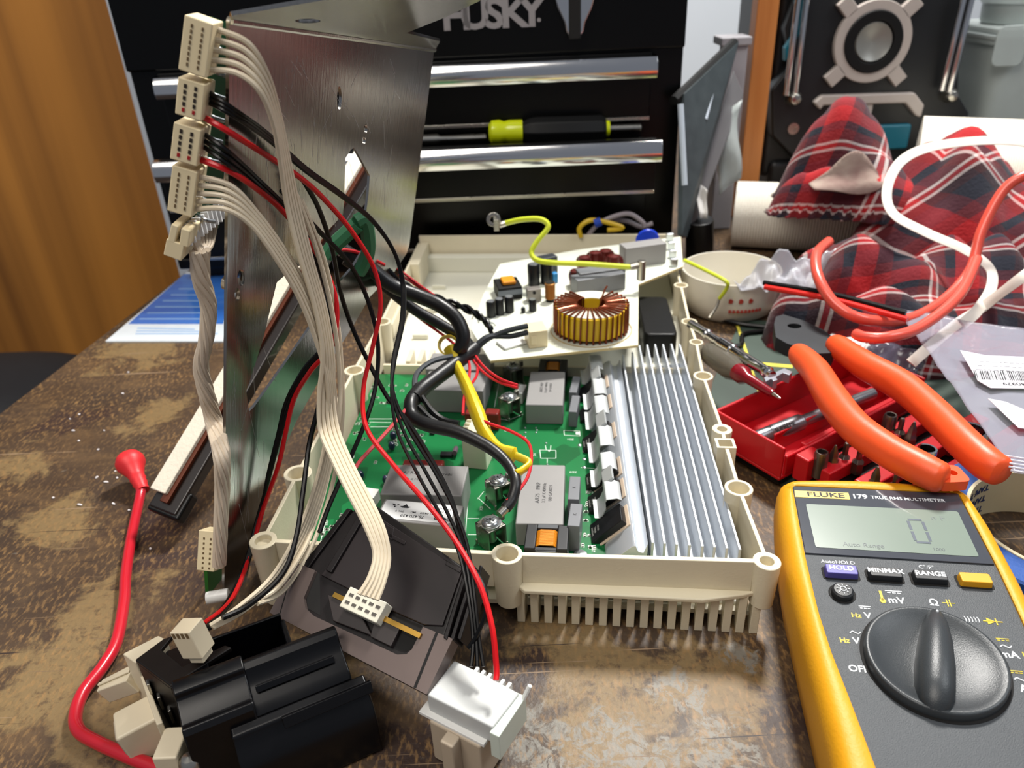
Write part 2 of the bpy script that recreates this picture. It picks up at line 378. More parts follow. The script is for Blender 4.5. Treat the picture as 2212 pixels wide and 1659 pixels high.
MB(X90).lathe([(3.5, Ln), (3.5, Ln*1.26), (0, Ln*1.26)], n=12).build('shank', steel, sd)
a, b = gy(700, 312, 704), gy(1050, 296, 704)
mb = MB(); lathe_between(mb, a, b, [(0, 0), (4.5, 0), (4.5, .7), (3, .72), (3, 1), (0, 1)], 10)
tag(mb.build('steel_punch', steel), 'thin steel punch lying left of the yellow and black handled tool in the drawer', 'punch')

# ------------------------------------------------------------------ jobsite radio
RYD = 850.
def ry(u, v, dy=0.): P = gy(u, v, RYD-dy); return P
radio = thing('jobsite_radio', 'black and teal jobsite radio with cross shaped speaker ring and chrome guard rods', 'radio', T(0, 0, 0))
rblk = mat('radio_black', '17191b', .42, var=.1, bump=.15); teal = mat('teal_plastic', '0d6478', .4)
L0, R0 = ry(1668, 180).x, ry(2078, 180).x
PX = Matrix(((1, 0, 0, 0), (0, 0, -1, RYD), (0, 1, 0, 0), (0, 0, 0, 1)))   # prism drawn in x, z and pulled towards the camera
MB().box(L0, R0, RYD+6, RYD+150, 40, 400).build('body', rblk, radio, bev=8, seg=3)
zb = ry(1880, 420).z
a = [ry(1690, 60), ry(1730, -60), ry(2070, -60), ry(2060, 200), ry(2084, 240), ry(2075, 300), ry(2020, 350), ry(1720, 350), ry(1662, 290), ry(1660, 190), ry(1700, 140)]
MB(PX).prism([(p.x, p.z) for p in a], -10, 10).build('front_panel', rblk, radio, bev=3, seg=3)
MB().box(L0+8, R0-8, RYD-2, RYD+140, 0, 60).build('base', rblk, radio, bev=8, seg=3)
c = ry(1884, 90, 14); sx = (ry(1966, 90, 14)-c).length
mb = MB(T(c.x, RYD-10, c.z) @ RX(90))
mb.ring((0, 0), 0, 7, sx, sx*.74, 40)
for k in range(4):
    mb.cbox(sx*1.16, 0, 3.5, sx*.46, sx*.36, 7, RZ(45+90*k-2))
mb.build('speaker_ring', mat('radio_grey', 'b3a9a2', .4), radio, bev=1)
MB(T(c.x, RYD-10, c.z) @ RX(90)).ring((0, 0), -2, 9, sx*.76, sx*.5, 40).build('speaker_surround', blackm, radio, bev=1.5)
MB(T(c.x, RYD-10, c.z) @ RX(90)).lathe([(0, 3), (sx*.2, 4), (sx*.42, 8), (sx*.46, 9), (sx*.5, 5), (sx*.5, 0), (0, 0)], n=32).build('speaker_cone', mat('cone_grey', '8b8b86', .4, .3), radio)
for (u0, v0, u1, v1) in ((1728, -30, 1698, 205), (1746, -30, 1716, 212), (2088, -30, 2034, 195), (2106, -30, 2048, 208)):
    MB().tube([ry(u0, v0, 22), ry((u0+u1)/2, (v0+v1)/2, 22), ry(u1, v1, 18)], 3, 12).build('guard_rod', chrome, radio)
for u, v in ((1709, 210), (2043, 203)): MB().lathe([(0, 0), (7, 0), (8, 8), (5, 16), (0, 17)], T(*ry(u, v, 8)) @ RX(90), 16).build('rod_socket', steel, radio, bev=1)
a = [ry(*q, 10) for q in ((1753, 220), (1772, 204), (1970, 198), (1991, 225), (1983, 252), (1972, 248), (1950, 221), (1774, 226), (1768, 236))]
MB(PX).prism([(p.x, p.z) for p in a], 8, 17).build('lower_handle', MATS['radio_grey'], radio, bev=2)
a = [ry(1845, 222, 10), ry(1876, 265, 10)]; MB(PX).box(a[0].x, a[1].x, a[1].z, a[0].z, 8, 15).build('clip', MATS['radio_grey'], radio, bev=2)
a = [ry(1868, 270, 10), ry(1955, 320, 10)]; MB(PX).box(a[0].x, a[1].x, a[1].z, a[0].z, 8, 16).build('battery_latch', teal, radio, bev=3)
for u, v in ((1712, 277), (2000, 270)): MB().lathe([(0, 0), (6, 0), (6, 3), (3, 3), (3, 1.5), (0, 1.5)], T(*ry(u, v, 9)) @ RX(90), 16).build('screw', steel, radio)
a = [ry(*q, -4) for q in ((1706, -40), (1722, -40), (1716, 60), (1682, 130), (1682, 100), (1706, 60))]
MB(PX).prism([(p.x, p.z) for p in a], 6, 18).build('side_bumper', teal, radio, bev=2)

# ------------------------------------------------------------------ clear containers at the far right
clr = mat('clear_plastic', 'cfd8d6', .3, trans=.45, var=.05, ior=1.2)
Yc = 870.
a, b = gy(2106, 300, Yc), gy(2108, 92, Yc)
cb = thing('storage_box', 'clear plastic food box with a blue lid strip, right of the radio', 'storage box', T(a.x, Yc, 0))
zt = b.z
bo = rrect(0, 200, 0, 140, 16)
MB().prism([(100+(x-100)*.94, 70+(y-70)*.94) for x, y in bo], 0, 3).build('floor_panel', clr, cb)
mb = MB(); n = len(bo); rows = []
for k, z, q in ((.93, 0, 0), (1., zt-4, 0), (1.03, zt-4, 0), (1.03, zt, 0), (.97, zt, 0), (.90, 2, 0)):
    rows.append([V((100+(x-100)*k, 70+(y-70)*k, z)) for x, y in bo])
mb.grid(rows, closed=True); mb.build('tub', clr, cb)
MB().prism([(100+(x-100)*1.04, 70+(y-70)*1.04) for x, y in bo], zt, zt+5).prism([(100+(x-100)*.96, 70+(y-70)*.96) for x, y in bo], zt+5, zt+11).build('lid', clr, cb, bev=1.5)
MB().box(34, 190, -4.5, -1, zt+1, zt+11).build('lid_strip', mat('blue_strip', '5562ad', .4), cb, bev=1)
MB().prism(rrect(-8, 26, -24, 16, 8), 0, 3, T(0, -5, zt) @ RX(90)).build('lid_clip', clr, cb, bev=1)
for k, (x, y, r_) in enumerate(((60, 50, 34), (120, 80, 40), (90, 60, 30))):
    MB().lathe([(0, 0), (r_, 0), (r_*1.05, 60-k*15), (0, 66-k*15)], T(x, y, 4), 7).build('contents', [mat('contents_dark', '3a3040', .6), mat('contents_tan', 'b9a78f', .6), mat('contents_grey', '55585c', .6)][k], cb, bev=3)
P = gy(2185, 60, Yc+50)
dt = thing('round_tub', 'small round clear tub standing on the blue lidded box', 'tub', T(P.x+18, Yc+62, zt+11))
MB().lathe([(0, 0), (40, 0), (43, 4), (44, 22), (40, 22), (40, 3), (0, 3)], n=28).build('cup', clr, dt)
MB().lathe([(0, 22), (46, 22), (47, 30), (42, 34), (0, 34)], n=28).build('lid', clr, dt)
MB().cyl((0, 0, 3.5), (0, 0, 14), 30, 10).build('contents', mat('contents_red', '8a3a3e', .6), dt, bev=2)

# ------------------------------------------------------------------ things leaning between the chest and the wooden post
lp = thing('framed_panel', 'dark slate panel in a thin silver frame leaning beside the tool chest', 'panel', T(0, 0, 0))
TL, TR, BR, BL = gy(1468, 204, 700), gy(1586, 92, 770), gy(1474, 512, 674), gy(1463, 508, 660)
nrm = (TR-BR).cross(TL-BR).normalized()
def slab(mb, q, n, t, m=0): return mb.hexa([p for p in q], [p+n*t for p in q], m)
slate = mat('slate', '30383b', .5, h2='4a5356', scale=90)
slab(MB(), [BL, BR, TR, TL], nrm*-1, -5).build('face_panel', slate, lp)
def bar_between(mb, a, b, r, n=8, m=0): return mb.tube([a, b], r, n, m, smooth=False)
MB().tube([BR, TR], 3.2, 6, smooth=False).build('side_rail', mat('pale_rail', 'b9a9a4', .35, .4), lp)
MB().tube([TL+V((-6, -6, -4)), TR], 4.5, 8, smooth=False).build('top_rail', blackm, lp)
g1, g2, g3, g4 = gy(1588, 110, 774), gy(1606, 205, 790), gy(1512, 440, 700), gy(1480, 470, 680)
slab(MB(), [BR+V((2, 2, 0)), gy(1508, 470, 690), gy(1606, 205, 780), TR+V((2, 2, -25))], V((.3, .95, 0)), 8).build('back_cover', mat('mid_grey', '6f6e70', .5), lp, bev=1)
MB().tube([gy(1470, 225, 685), gy(1479, 400, 664)], 2.6, 8, smooth=False).build('pale_edge', mat('pale_trim', 'b9c4cf', .3), lp)  # thin pale tubes set on the panel
MB().tube([gy(1538, 200, 728), gy(1523, 258, 712)], 2.2, 8, smooth=False).build('pale_edge', MATS['pale_trim'], lp)
wc = MB(); 
wc.prism([(-26, -12), (26, -12), (26, 12), (-26, 12)], 0, 5); 
P = gy(1594, 92, 800)
wcap = MB(); wcap.box(P.x-16, P.x+14, 800, 832, P.z-3, P.z+5); wcap.box(P.x-10, P.x+12, 804, 828, 0, P.z-3)
tag(wcap.build('grey_upright', mat('pale_grey', 'a9a6aa', .5), bev=1.5), 'pale grey upright with a capped end left of the wooden post', 'upright')
mb = MB(); rows = []
for i in range(7):
    t = i/6; a = gy(1500+44*t-16*t*t, 392+20*t, 690+6*sin(t*3)); b = gy(1512+14*t, 470-0*t, 684+4*sin(t*3)); rows.append([a.lerp(b, j/5)+V((0, 3*sin(j), 0)) for j in range(6)])
mb.grid(rows); tag(mb.build('paper_scrap', mat('white_paper', 'd6d4d0', .7), solid=.4), 'curled white paper scrap between the framed panel and the paper roll', 'paper')
rows = []
for i in range(9):
    t = i/8; a = gy(1604-10*t, 215+60*t+110*t, 760-20*t); rows.append([a+V((-5*j-3*sin(t*5), 3*sin(j+t*6), -4*j)) for j in range(5)])
tag(MB().grid(rows).build('film_strip', clr, solid=.3), 'crinkled clear film strip hanging left of the wooden post', 'film')
MB_ = MB(); a = gy(1512, 470, 690); 
MB_.cyl(a+V((0, 0, -2)), V((a.x+4, a.y+4, 0)), 13, 14); tag(MB_.build('black_cylinder', blackp, bev=1), 'small black cylinder behind the bowl rim below the paper scrap', 'cylinder')

# ------------------------------------------------------------------ paper rolls
def ribbed(mb, a, b, r, r_in, ribs, amp=.6, k=1.):
    d = (b-a); n = 64; prof = []
    for i in range(ribs*2+1): prof.append((r+(amp if i % 2 else 0), d.length*i/(ribs*2)))
    prof = [(r_in, 0)]+prof+[(r_in, d.length)]
    q = d.to_track_quat('Z', 'Y').to_matrix().to_4x4()
    return mb.lathe(prof, T(*a) @ q, 36, closed=True)
a = gz(1586, 462, 32); b = gz(1850, 474, 32)
r1 = thing('paper_roll', 'roll of ribbed white paper lying behind the bowl, under the shirt', 'paper roll', T(0, 0, 0))
towel = mat('paper_towel', 'dfe0da', .85, var=.04, bump=.4, bscale=350, h2='d8cdb8', scale=8)
ribbed(MB(), a, b, 32, 10, 44).build('paper', towel, r1)
MB().cyl(a+(b-a)*.01, b-(b-a)*.01, 10, 20).build('core', mat('cardboard', '9a7a55', .8), r1)
a = gy(1965, 400, 770); b = gy(2205, 350, 730); a.z = 58; b.z = 58
r2 = thing('paper_roll', 'larger ribbed white paper roll behind the shirt, near the clear food box', 'paper roll', T(0, 0, 0))
ribbed(MB(), a, b, 57, 14, 46).build('paper', towel, r2)
MB().cyl(a+(b-a)*.01, b-(b-a)*.01, 12, 20).build('core', MATS['cardboard'], r2)
# ------------------------------------------------------------------ the open power module: housing, green board, heatsink
RZM = 40.
FL, FR, BL_ = gz(568, 1166, RZM), gz(1655, 1210, RZM), gz(900, 521, RZM)
ux, uy = (FR-FL).normalized(), (BL_-FL).normalized()
O3 = V((FL.x, FL.y, 0))
TM = Matrix(((ux.x, uy.x, 0, O3.x), (ux.y, uy.y, 0, O3.y), (0, 0, 1, 0), (0, 0, 0, 1)))   # housing plan: x across, y away
TI = TM.inverted()
def tz(u, v, z=RZM): p = TI @ gz(u, v, z); return (p.x, p.y)
WX, WY = tz(1655, 1210)[0], tz(900, 521)[1]
module = thing('power_module', 'open cream power module housing with green board, heatsink fins and slotted front', 'power module', T(O3.x, O3.y, 0))
def HM(): return MB(T(-O3.x, -O3.y, 0) @ TM)
yb = tz(830, 790, 24)[1]                    # where the green board ends
def rim(u, v): return tz(u, v, RZM)
xl = lambda y: 0.
right = [rim(1648, 1198), rim(1603, 1085), rim(1560, 955), rim(1530, 850), rim(1508, 770), rim(1492, 700), rim(1468, 600), rim(1448, 520)]
left = [rim(590, 1150), rim(655, 1000), rim(765, 800), rim(835, 660), rim(905, 525)]
mb = HM()
def wallseg(mb, a, b, t, z0, z1, m=0):
    a, b = V((a[0], a[1])), V((b[0], b[1])); n = (b-a).normalized().orthogonal()*t/2
    mb.prism([tuple(a-n), tuple(b-n), tuple(b+n), tuple(a+n)], z0, z1, None, m)
def walls(lst, t, z0, z1):
    mb = HM()
    for (u0, v0, r0), (u1, v1, r1) in zip(lst, lst[1:]):
        a, b = V(rim(u0, v0)), V(rim(u1, v1)); d = (b-a).normalized(); wallseg(mb, a+d*r0, b-d*r1, t, z0, z1)
    return mb
for L_ in (((1657, 1211, 5.2), (1596, 1053, 6.2), (1567, 957, 5), (1560, 926, 4.9), (1519, 811, 5.4), (1504, 738, 4), (1489, 694, 5), (1471, 615, 5), (1448, 520, 0)), ((568, 1166, 5.8), (643, 1021, 6.8), (765, 799, 6.2), (824, 694, 6.4), (905, 525, 0))):
    for q0, q1 in zip(L_, L_[1:]): walls((q0, q1), 2.0, 8, RZM).build('side_wall', cream, module, bev=.4)
# front wall with rim, ledge and comb of ribs
mb = HM(); yf = 0.
f0, f1 = rim(568, 1172), rim(1657, 1216)
for q0, q1 in (((568, 1166, 5.8), (1095, 1195, 6.3)), ((1095, 1195, 6.3), (1657, 1211, 5.2))):
    walls((q0, q1), 2.6, 20.5, RZM).build('front_rim', cream, module, bev=.5)
lx0, lx1 = tz(1105, 1262, 22)[0], tz(1645, 1290, 22)[0]
ly0 = tz(1300, 1262, 22)[1]
def fy(x): return f0[1]+(f1[1]-f0[1])*(x-f0[0])/(f1[0]-f0[0])
a = [(lx0, fy(lx0)), (lx0+6, fy(lx0)-6.5), (lx1-26, fy(lx1)-7), (lx1-8, fy(lx1)-3), (lx1, fy(lx1))]
HM().prism(a, 21.5, 24).build('front_ledge', cream, module, bev=.8, seg=3)
a = [(2, fy(2)), (6, fy(6)-5), (lx0-26, fy(lx0)-5), (lx0-20, fy(lx0))]
HM().prism(a, 21.5, 24).build('front_ledge', cream, module, bev=.8)
for k in range(18):
    u = 1135+k*29.1; x = tz(u, 1318+k*.9, 3)[0]; y = fy(x)
    if k in (0, 17): pass
    HM().prism([(x-3.6, y-2.2), (x, y-2.2), (x+1, y+7), (x-2.6, y+7)], 0, 22).build('comb_rib', cream, module, bev=.3)
HM().box(lx0-4, lx1-2, fy(60)+9, fy(60)+10.5, 2, 8).box(lx0-4, lx0+75, fy(60)+8, fy(60)+9, 8, 14).build('inner_rail', whitep, module, bev=.3)
HM().box(4, 44, fy(4)+3, fy(4)+4.5, 3, 22).build('front_left_panel', cream, module, bev=.4)
# hollow screw bosses
def boss(u, v, ro, ri, z0=2, ztop=RZM, floor_=None, n=28):
    c = tz(u, v, ztop); mb = HM()
    fl = ztop-8 if floor_ is None else floor_
    mb.lathe([(ro*.86, z0), (ro, ztop), (ri, ztop), (ri*.92, fl), (0, fl)], T(c[0], c[1], 0), n)
    return mb.build('screw_boss', cream, module, bev=.5, ang=30)
boss(568, 1166, 6.4, 3.8, 4, RZM, RZM-3); boss(643, 1021, 7.4, 5.2); boss(765, 799, 6.8, 5, 6); boss(824, 694, 7, 5, 6)
boss(1095, 1195, 7.0, 4.9, 12, RZM, 26); boss(1657, 1211, 5.9, 2.9, 16, RZM, RZM-5)
boss(1596, 1053, 6.8, 4.9); boss(1560, 926, 5.4, 2.6); boss(1519, 811, 6.0, 4.3); boss(1504, 738, 4.6, 3.3); boss(1489, 694, 5.6, 4.2); boss(1471, 615, 5.5, 4)
c = tz(1567, 957, RZM)
HM().sheet([(c[0]-5, c[1]-4.5), (c[0]+5, c[1]-4.5), (c[0]+5, c[1]+4.5), (c[0]-5, c[1]+4.5)], [[(c[0]-3.6, c[1]-3.2), (c[0]-3.6, c[1]+3.2), (c[0]+3.6, c[1]+3.2), (c[0]+3.6, c[1]-3.2)]], 26, T(0, 0, RZM-13)).build('square_socket', cream, module, bev=.3)
# floor, rear deck, divider with slots
HM().prism([(2, 3), (WX-2, 3)]+[(right[2][0]-1, right[2][1]), (right[4][0]-1, yb+2)]+[(left[2][0]+1, yb+2), (2, 60)], 4, 6.5).build('floor_panel', cream, module)
deck = mat('deck_cream', 'd8d6c6', .5, var=.05, scale=12)
xd0, xd1 = tz(842, 768, 24)[0]+0, right[4][0]-1
HM().prism([(xd0, yb+4), (xd1, yb+4), (right[-1][0]-2, WY-2), (left[-1][0]+2, WY-2)], 12, 15).build('rear_deck', deck, module)
HM().box(xd0-2, xd1-2, yb+1, yb+3.5, 6, 24).build('divider_wall', cream, module, bev=.4)
slots = []
for i, u in enumerate((876, 900, 922, 944)):
    p, q = tz(u, 780, 26), tz(u+12, 745, 26)
    HM().box(p[0], p[0]+3.2, yb+3.5, yb+22, 15, 26).build('divider_rib', cream, module, bev=.4)
for i in range(3): HM().box(xd0+8+i*0, xd0+20, yb+60+i*50, yb+62+i*50, 15, 19).build('deck_rib', deck, module, bev=.3)
# rear wall
HM().prism([(left[-1][0], WY-3), (right[-1][0], WY-3+0), (right[-1][0], WY), (left[-1][0], WY)], 12, 46).build('rear_wall', cream, module, bev=.5)
HM().prism([(left[-1][0]+8, WY-16), (right[-1][0]-8, WY-16), (right[-1][0]-8, WY-6), (left[-1][0]+8, WY-6)], 15, 30).build('rear_step', deck, module, bev=1)
HM().prism([(left[-1][0]+1, WY-60), (left[-1][0]+9, WY-60), (left[-1][0]+9, WY-3), (left[-1][0]+1, WY-3)], 15, 40).build('corner_block', cream, module, bev=1)
HM().prism([(left[-1][0]-2, yb+60), (left[-1][0]+4, yb+60), (left[-1][0]+4, WY-60), (left[-1][0]-2, WY-60)], 15, 28).build('side_step', cream, module, bev=1)
# black fan housing at the rear right
fb = HM(); p = tz(1385, 690, 34); q = tz(1455, 690, 34); yy0 = tz(1420, 722, 34)[1]; yy1 = tz(1420, 640, 34)[1]
fb.prism(rrect(p[0], q[0], yy0, yy1, 5), 15, 34).build('fan_housing', blackp, module, bev=1.5, seg=3)

# ---- green circuit board
PZ = 18.
def pcb_mat():
    m = bpy.data.materials.new('green_board'); m.use_nodes = True; nt = m.node_tree; N = nt.nodes; L = nt.links; b = N['Principled BSDF']
    tc = N.new('ShaderNodeTexCoord')
    mp = N.new('ShaderNodeMapping'); mp.inputs['Scale'].default_value = (1, 1, .01); L.new(tc.outputs['Object'], mp.inputs[0])
    vo = N.new('ShaderNodeTexVoronoi'); vo.distance = 'MANHATTAN'; vo.inputs['Scale'].default_value = 70; L.new(mp.outputs[0], vo.inputs['Vector'])
    mx = N.new('ShaderNodeMix'); mx.data_type = 'RGBA'; mx.inputs[6].default_value = lin('08592c'); mx.inputs[7].default_value = lin('11703a')
    r = N.new('ShaderNodeMapRange'); r.inputs['From Min'].default_value = .38; r.inputs['From Max'].default_value = .42
    sp = N.new('ShaderNodeSeparateColor'); L.new(vo.outputs['Color'], sp.inputs[0]); L.new(sp.outputs[0], r.inputs[0]); L.new(r.outputs[0], mx.inputs[0])
    L.new(mx.outputs[2], b.inputs['Base Color']); b.inputs['Roughness'].default_value = .28
    return m
pcb = HM().prism([(5, 7), (WX-30, 7), (WX-36, yb-2), (right[4][0]-55, yb-1), (xd0-6, yb-1), (6, 45)], PZ-1.6, PZ).build('circuit_board', pcb_mat(), module)
def px(u, v, z=PZ): p = TI @ gz(u, v, z); return p.x, p.y
silk = mat('white_print', 'dfe8de', .5)
def onb(): return HM()
def topbox(name, fl, fr, bl, zt, m, bev=.8, z0=PZ, txt=None, side=None):
    """box standing on the board; its top face through three pixels"""
    A, B, C_ = gz(*fl, zt), gz(*fr, zt), gz(*bl, zt)
    M = frame(A, B, z=(0, 0, 1)); w_ = (B-A).length; d_ = abs((M.inverted() @ C_).y)
    mb = MB(T(-O3.x, -O3.y, 0) @ M); mb.box(0, w_, 0, d_, z0-zt, 0)
    o = mb.build(name, m, pcb, bev=bev, seg=3)
    return o, T(-O3.x, -O3.y, 0) @ M, w_, d_
grey = mat('capacitor_grey', '8d8b89', .45, var=.04, bump=.1); dgrey = mat('small_cap_grey', '6e7074', .4, var=.04)
o, M, w_, d_ = topbox('film_capacitor', (1113, 1131), (1217, 1133), (1133, 1003), 32, grey)
mb = MB(M)
for i, t_ in enumerate(('A/R75    MKP', '3.3 µF K 400Vdc', 'UD GA30221')): mb.text(t_, 3.0-.6*(i > 0), T(w_*.42+3.2*i, d_*.5, .05) @ RZ(90), th=.04, m=0)
mb.build('print', inkm, o)
o, M, w_, d_ = topbox('film_capacitor', (1135, 874), (1216, 875), (1143, 802), 32, grey)
mb = MB(M); 
for i, t_ in enumerate(('A/R75 MKP', '3.3 µF K 400Vdc', 'UD GA30221')): mb.text(t_, 2.6-.6*(i > 0), T(w_*.38+2.8*i, d_*.5, .05) @ RZ(90), th=.04)
mb.build('print', inkm, o)
o, M, w_, d_ = topbox('film_capacitor', (820, 1067), (997, 1071), (841, 1003), 36, grey)
mb = MB(M)
mb.text('A/ R73', 3.2, T(w_*.3, d_*.72, .05), th=.04).text('630Vdc', 2.8, T(w_*.72, d_*.68, .05), th=.04).text('0.68 K MKP', 2.2, T(w_*.34, d_*.5, .05), th=.04)
mb.build('print', inkm, o)
o, M, w_, d_ = topbox('film_capacitor', (808, 1121), (984, 1138), (817, 1075), 36, grey)
lab = MB(M).sheet(rrect(1.2, w_-3.5, 1.5, d_-1.2, 1.2), [], .1, T(0, 0, .1)).build('label', mat('label_white', 'e8e8e6', .4), o)
M180 = M @ T(w_/2-1, d_/2, .17) @ RZ(180)
mb = MB(M180)
mb.text('EGO', 3.2, T(-13.6, 3.6, 0), th=.03, bold=.03, sx=1.3).text('75.470.439', 2.7, T(1.5, 3.6, 0), th=.03, bold=.012)
mb.text('PRD 04/09    ML:      TN: 9', 1.9, T(.5, .7, 0), th=.03, bold=.01)
mb.text('SV: 75.037', 1.9, T(-12, -1.6, 0), th=.03).text('SN: 1139508', 1.9, T(-11, -3.9, 0), th=.03)
mb.prism([(10.2, -4.4), (11.6, -4.2), (11.2, -3.2)], 0, .03).prism([(12.2, -4.2), (14.4, -4.4), (13.2, -3.2), (12.6, -3.5)], 0, .03).prism([(11.5, -2.9), (13, -2.9), (12.3, -1.5)], 0, .03)
mb.prism([(4.2, -3.0), (5.6, -3.2), (7, -4.9), (8.4, -3.2), (9.8, -3.0), (8.6, -1.9), (5.4, -1.9)], 0, .03)
mb.build('print', inkm, lab)
topbox('film_capacitor', (908, 841), (1043, 845), (927, 801), 34.5, grey)
topbox('film_capacitor', (918, 797), (1056, 800), (935, 762), 34.5, grey)
for a in (((1226, 1078), (1251, 1079), (1228, 1028), 34), ((1225, 1135), (1252, 1137), (1226, 1086), 34), ((1229, 847), (1246, 848), (1231, 812), 29), ((1228, 889), (1246, 890), (1229, 853), 29)):
    o, M, w_, d_ = topbox('box_capacitor', *a, dgrey, .5)
    if a[3] == 34: MB(M).text('K', 2.4, T(w_/2, d_/2, .05) @ RZ(90), th=.03).build('print', inkm, o)
# brown film capacitors
brown = mat('brown_resin', '7a1f1a', .3, var=.05)
topbox('brown_capacitor', (868, 1004), (957, 1005), (870, 991), 24, brown, 1.2)
topbox('brown_capacitor', (1045, 893), (1076, 895), (1046, 880), 30, brown, 1.2)
topbox('brown_capacitor', (1002, 893), (1030, 895), (1003, 878), 30, brown, 1.2)
# choke coils
def coil(c0, c1, ba, zt, name='choke_coil'):
    A, B, C_ = gz(*c0, zt), gz(*c1, zt), gz(*ba, zt)
    M = T(-O3.x, -O3.y, 0) @ frame(A, B, z=(0, 0, 1)); w_ = (B-A).length; d_ = abs((M.inverted() @ (C_-V((O3.x, O3.y, 0)))).y); h = zt-PZ
    mb = MB(M)
    mb.box(0, w_, 0, d_, -h, -h+3)
    for x in (0, w_*.74): mb.box(x, x+w_*.26, 0, d_, -h+3, 0)
    mb.box(0, w_, 0, d_*.14, -h+3, -1).box(0, w_, d_*.86, d_, -h+3, -1)
    o = mb.build(name, mat('bobbin_black', '17181b', .4), pcb, bev=.6)
    mb = MB(M); n = 14
    pts = []
    for i in range(n):
        y = d_*.2+d_*.6*i/(n-1)
        mb.tube([(w_*.28, y, -h+3), (w_*.28, y, -1.6), (w_*.34, y, -.8), (w_*.66, y, -.8), (w_*.72, y, -1.6), (w_*.72, y, -h+3)], d_*.6/n*.55, 6, smooth=False)
    mb.build('winding', mat('orange_winding', 'd98a1e', .35), o)
    MB(M).box(w_*.26, w_*.74, d_*.86, d_+.4, -h+3, -.2).box(w_*.26, w_*.74, -.4, d_*.14, -h+3, -1.4).build('ferrite', mat('ferrite', '45484c', .5), o, bev=.3)
coil((1131, 1183), (1226, 1187), (1134, 1131), 33)
coil((1162, 800), (1224, 801), (1166, 775), 30)
# screw terminals
def screw_head(M, r, h, parent, name='screw'):
    mb = MB(M); mb.lathe([(0, -6), (r*.45, -6), (r*.45, 0), (r*1.25, 0), (r*1.25, .7), (r*.96, .7), (r, 1.2), (r*.96, h), (r*.7, h+.7), (0, h+.95)], n=24)
    o = mb.build(name, mat('zinc_steel', 'b8bcbc', .22, .9, rvar=.06), parent)
    MB(M).cbox(0, 0, h+.9, r*1.1, r*.26, .5, RZ(25)).cbox(0, 0, h+.9, r*.26, r*1.1, .5, RZ(25)).build('cross_recess', mat('recess_grey', '55585a', .5, .8), o)
def terminal(u, v, zt, r=4., a=20):
    P = gz(u, v, zt); M = T(P.x-O3.x, P.y-O3.y, zt-2.4) @ RZ(a); h = zt-2.4-PZ
    mb = MB(M); r2 = r*1.25
    mb.box(-r2, r2, -r2, r2, -1, 0).box(-r2, -r2+.8, -r2, r2, -h+1, 0).box(r2-.8, r2, -r2, r2, -h+1, 0)
    mb.box(-r2, r2, r2-.8, r2, -h+2, 0)
    for x, y in ((-1, -1), (1, -1), (-1, 1), (1, 1)): mb.box(x*r2-.5, x*r2+.5, y*r2-.5, y*r2+.5, -h, -h+3)
    mb.box(-r2-2.4, -r2, -1, 1, -1, 2.5).box(r2, r2+2.4, -1, 1, -1, 2.5)
    mb.cyl((0, 0, -h+3), (0, 0, -1), r*.55, 12)
    o = mb.build('screw_terminal', mat('tinned_steel', 'a9a69a', .3, .9, rvar=.1), pcb, bev=.2)
    screw_head(M, r, 1.6, o)
terminal(1099, 851, 34, 4.0, 40); terminal(1108, 786, 34, 4.0, 30); terminal(1075, 1031, 34, 4., 30); terminal(1059, 1122, 34, 4.3, 35)
c = px(1254, 1196, 20); HMc = HM(); HMc.lathe([(3.8, 0), (3.8, 1), (3, 2), (0, 2.3)], T(c[0], c[1], PZ), 20).build('board_screw', MATS['zinc_steel'], pcb)
# connectors on the board
def conn_box(name, fl, fr, bl, zt, slots=3, m=None, txtm=None):
    o, M, w_, d_ = topbox(name, fl, fr, bl, zt, m or creamc, .5)
    mb = MB(M)
    for i in range(slots): mb.cbox(w_*.14, d_*(i+.6)/(slots+.2), .05, w_*.2, d_*.16, .5)
    mb.build('contact_slots', mat('slot_tan', 'a39a72', .6), o)
conn_box('power_connector', (995, 930), (1046, 935), (995, 903), 43, 3, mat('ivory_connector', 'e4dfc6', .35))
HMx = HM(); c0 = px(1000, 988, 22)
conn_box('signal_connector', (1110, 848), (1128, 850), (1112, 828), 26, 2, whitep)
conn_box('signal_connector', (776, 1072), (806, 1076), (781, 1051), 25, 2, whitep)
# SOT packages, ICs, resistors
ic = mat('chip_black', '1d1d20', .4)
for (u, v, a_, b_) in ((965, 985, 7, 4), (935, 935, 3, 5), (842, 870, 4, 3), (870, 905, 4, 3)):
    c = px(u, v); HM().cbox(c[0], c[1], PZ+1, a_, b_, 1.8).build('chip', ic, pcb, bev=.2)
nav = mat('navy_resin', '1c2340', .3)
for (u, v) in ((846, 962), (849, 940), (834, 1035), (778, 1025)):
    c = px(u, v, PZ+3); HM().lathe([(0, 0), (1.8, .6), (2.2, 2.4), (1.6, 4.2), (0, 4.8)], T(c[0], c[1], PZ+.6), 14).build('disc_component', nav, pcb)
c = px(985, 965, PZ+3); HM().lathe([(0, 0), (1.5, 0), (1.5, 7), (0, 7)], T(c[0], c[1], PZ+2) @ RX(80), 12).build('axial_component', mat('glass_diode', '6f5a68', .3), pcb)
smd_m = [mat('tin_pad', 'cfd2c4', .3, .6)]
base_r = None; spots = []
for (u0, u1, v0, v1, n) in ((800, 880, 830, 880, 18), (850, 930, 880, 985, 30), (690, 760, 1110, 1180, 14), (760, 820, 900, 1000, 12), (1258, 1290, 1060, 1185, 16), (1262, 1285, 830, 930, 8), (1130, 1200, 930, 990, 2)):
    for _ in range(n): spots.append((rnd.uniform(u0, u1), rnd.uniform(v0, v1)))
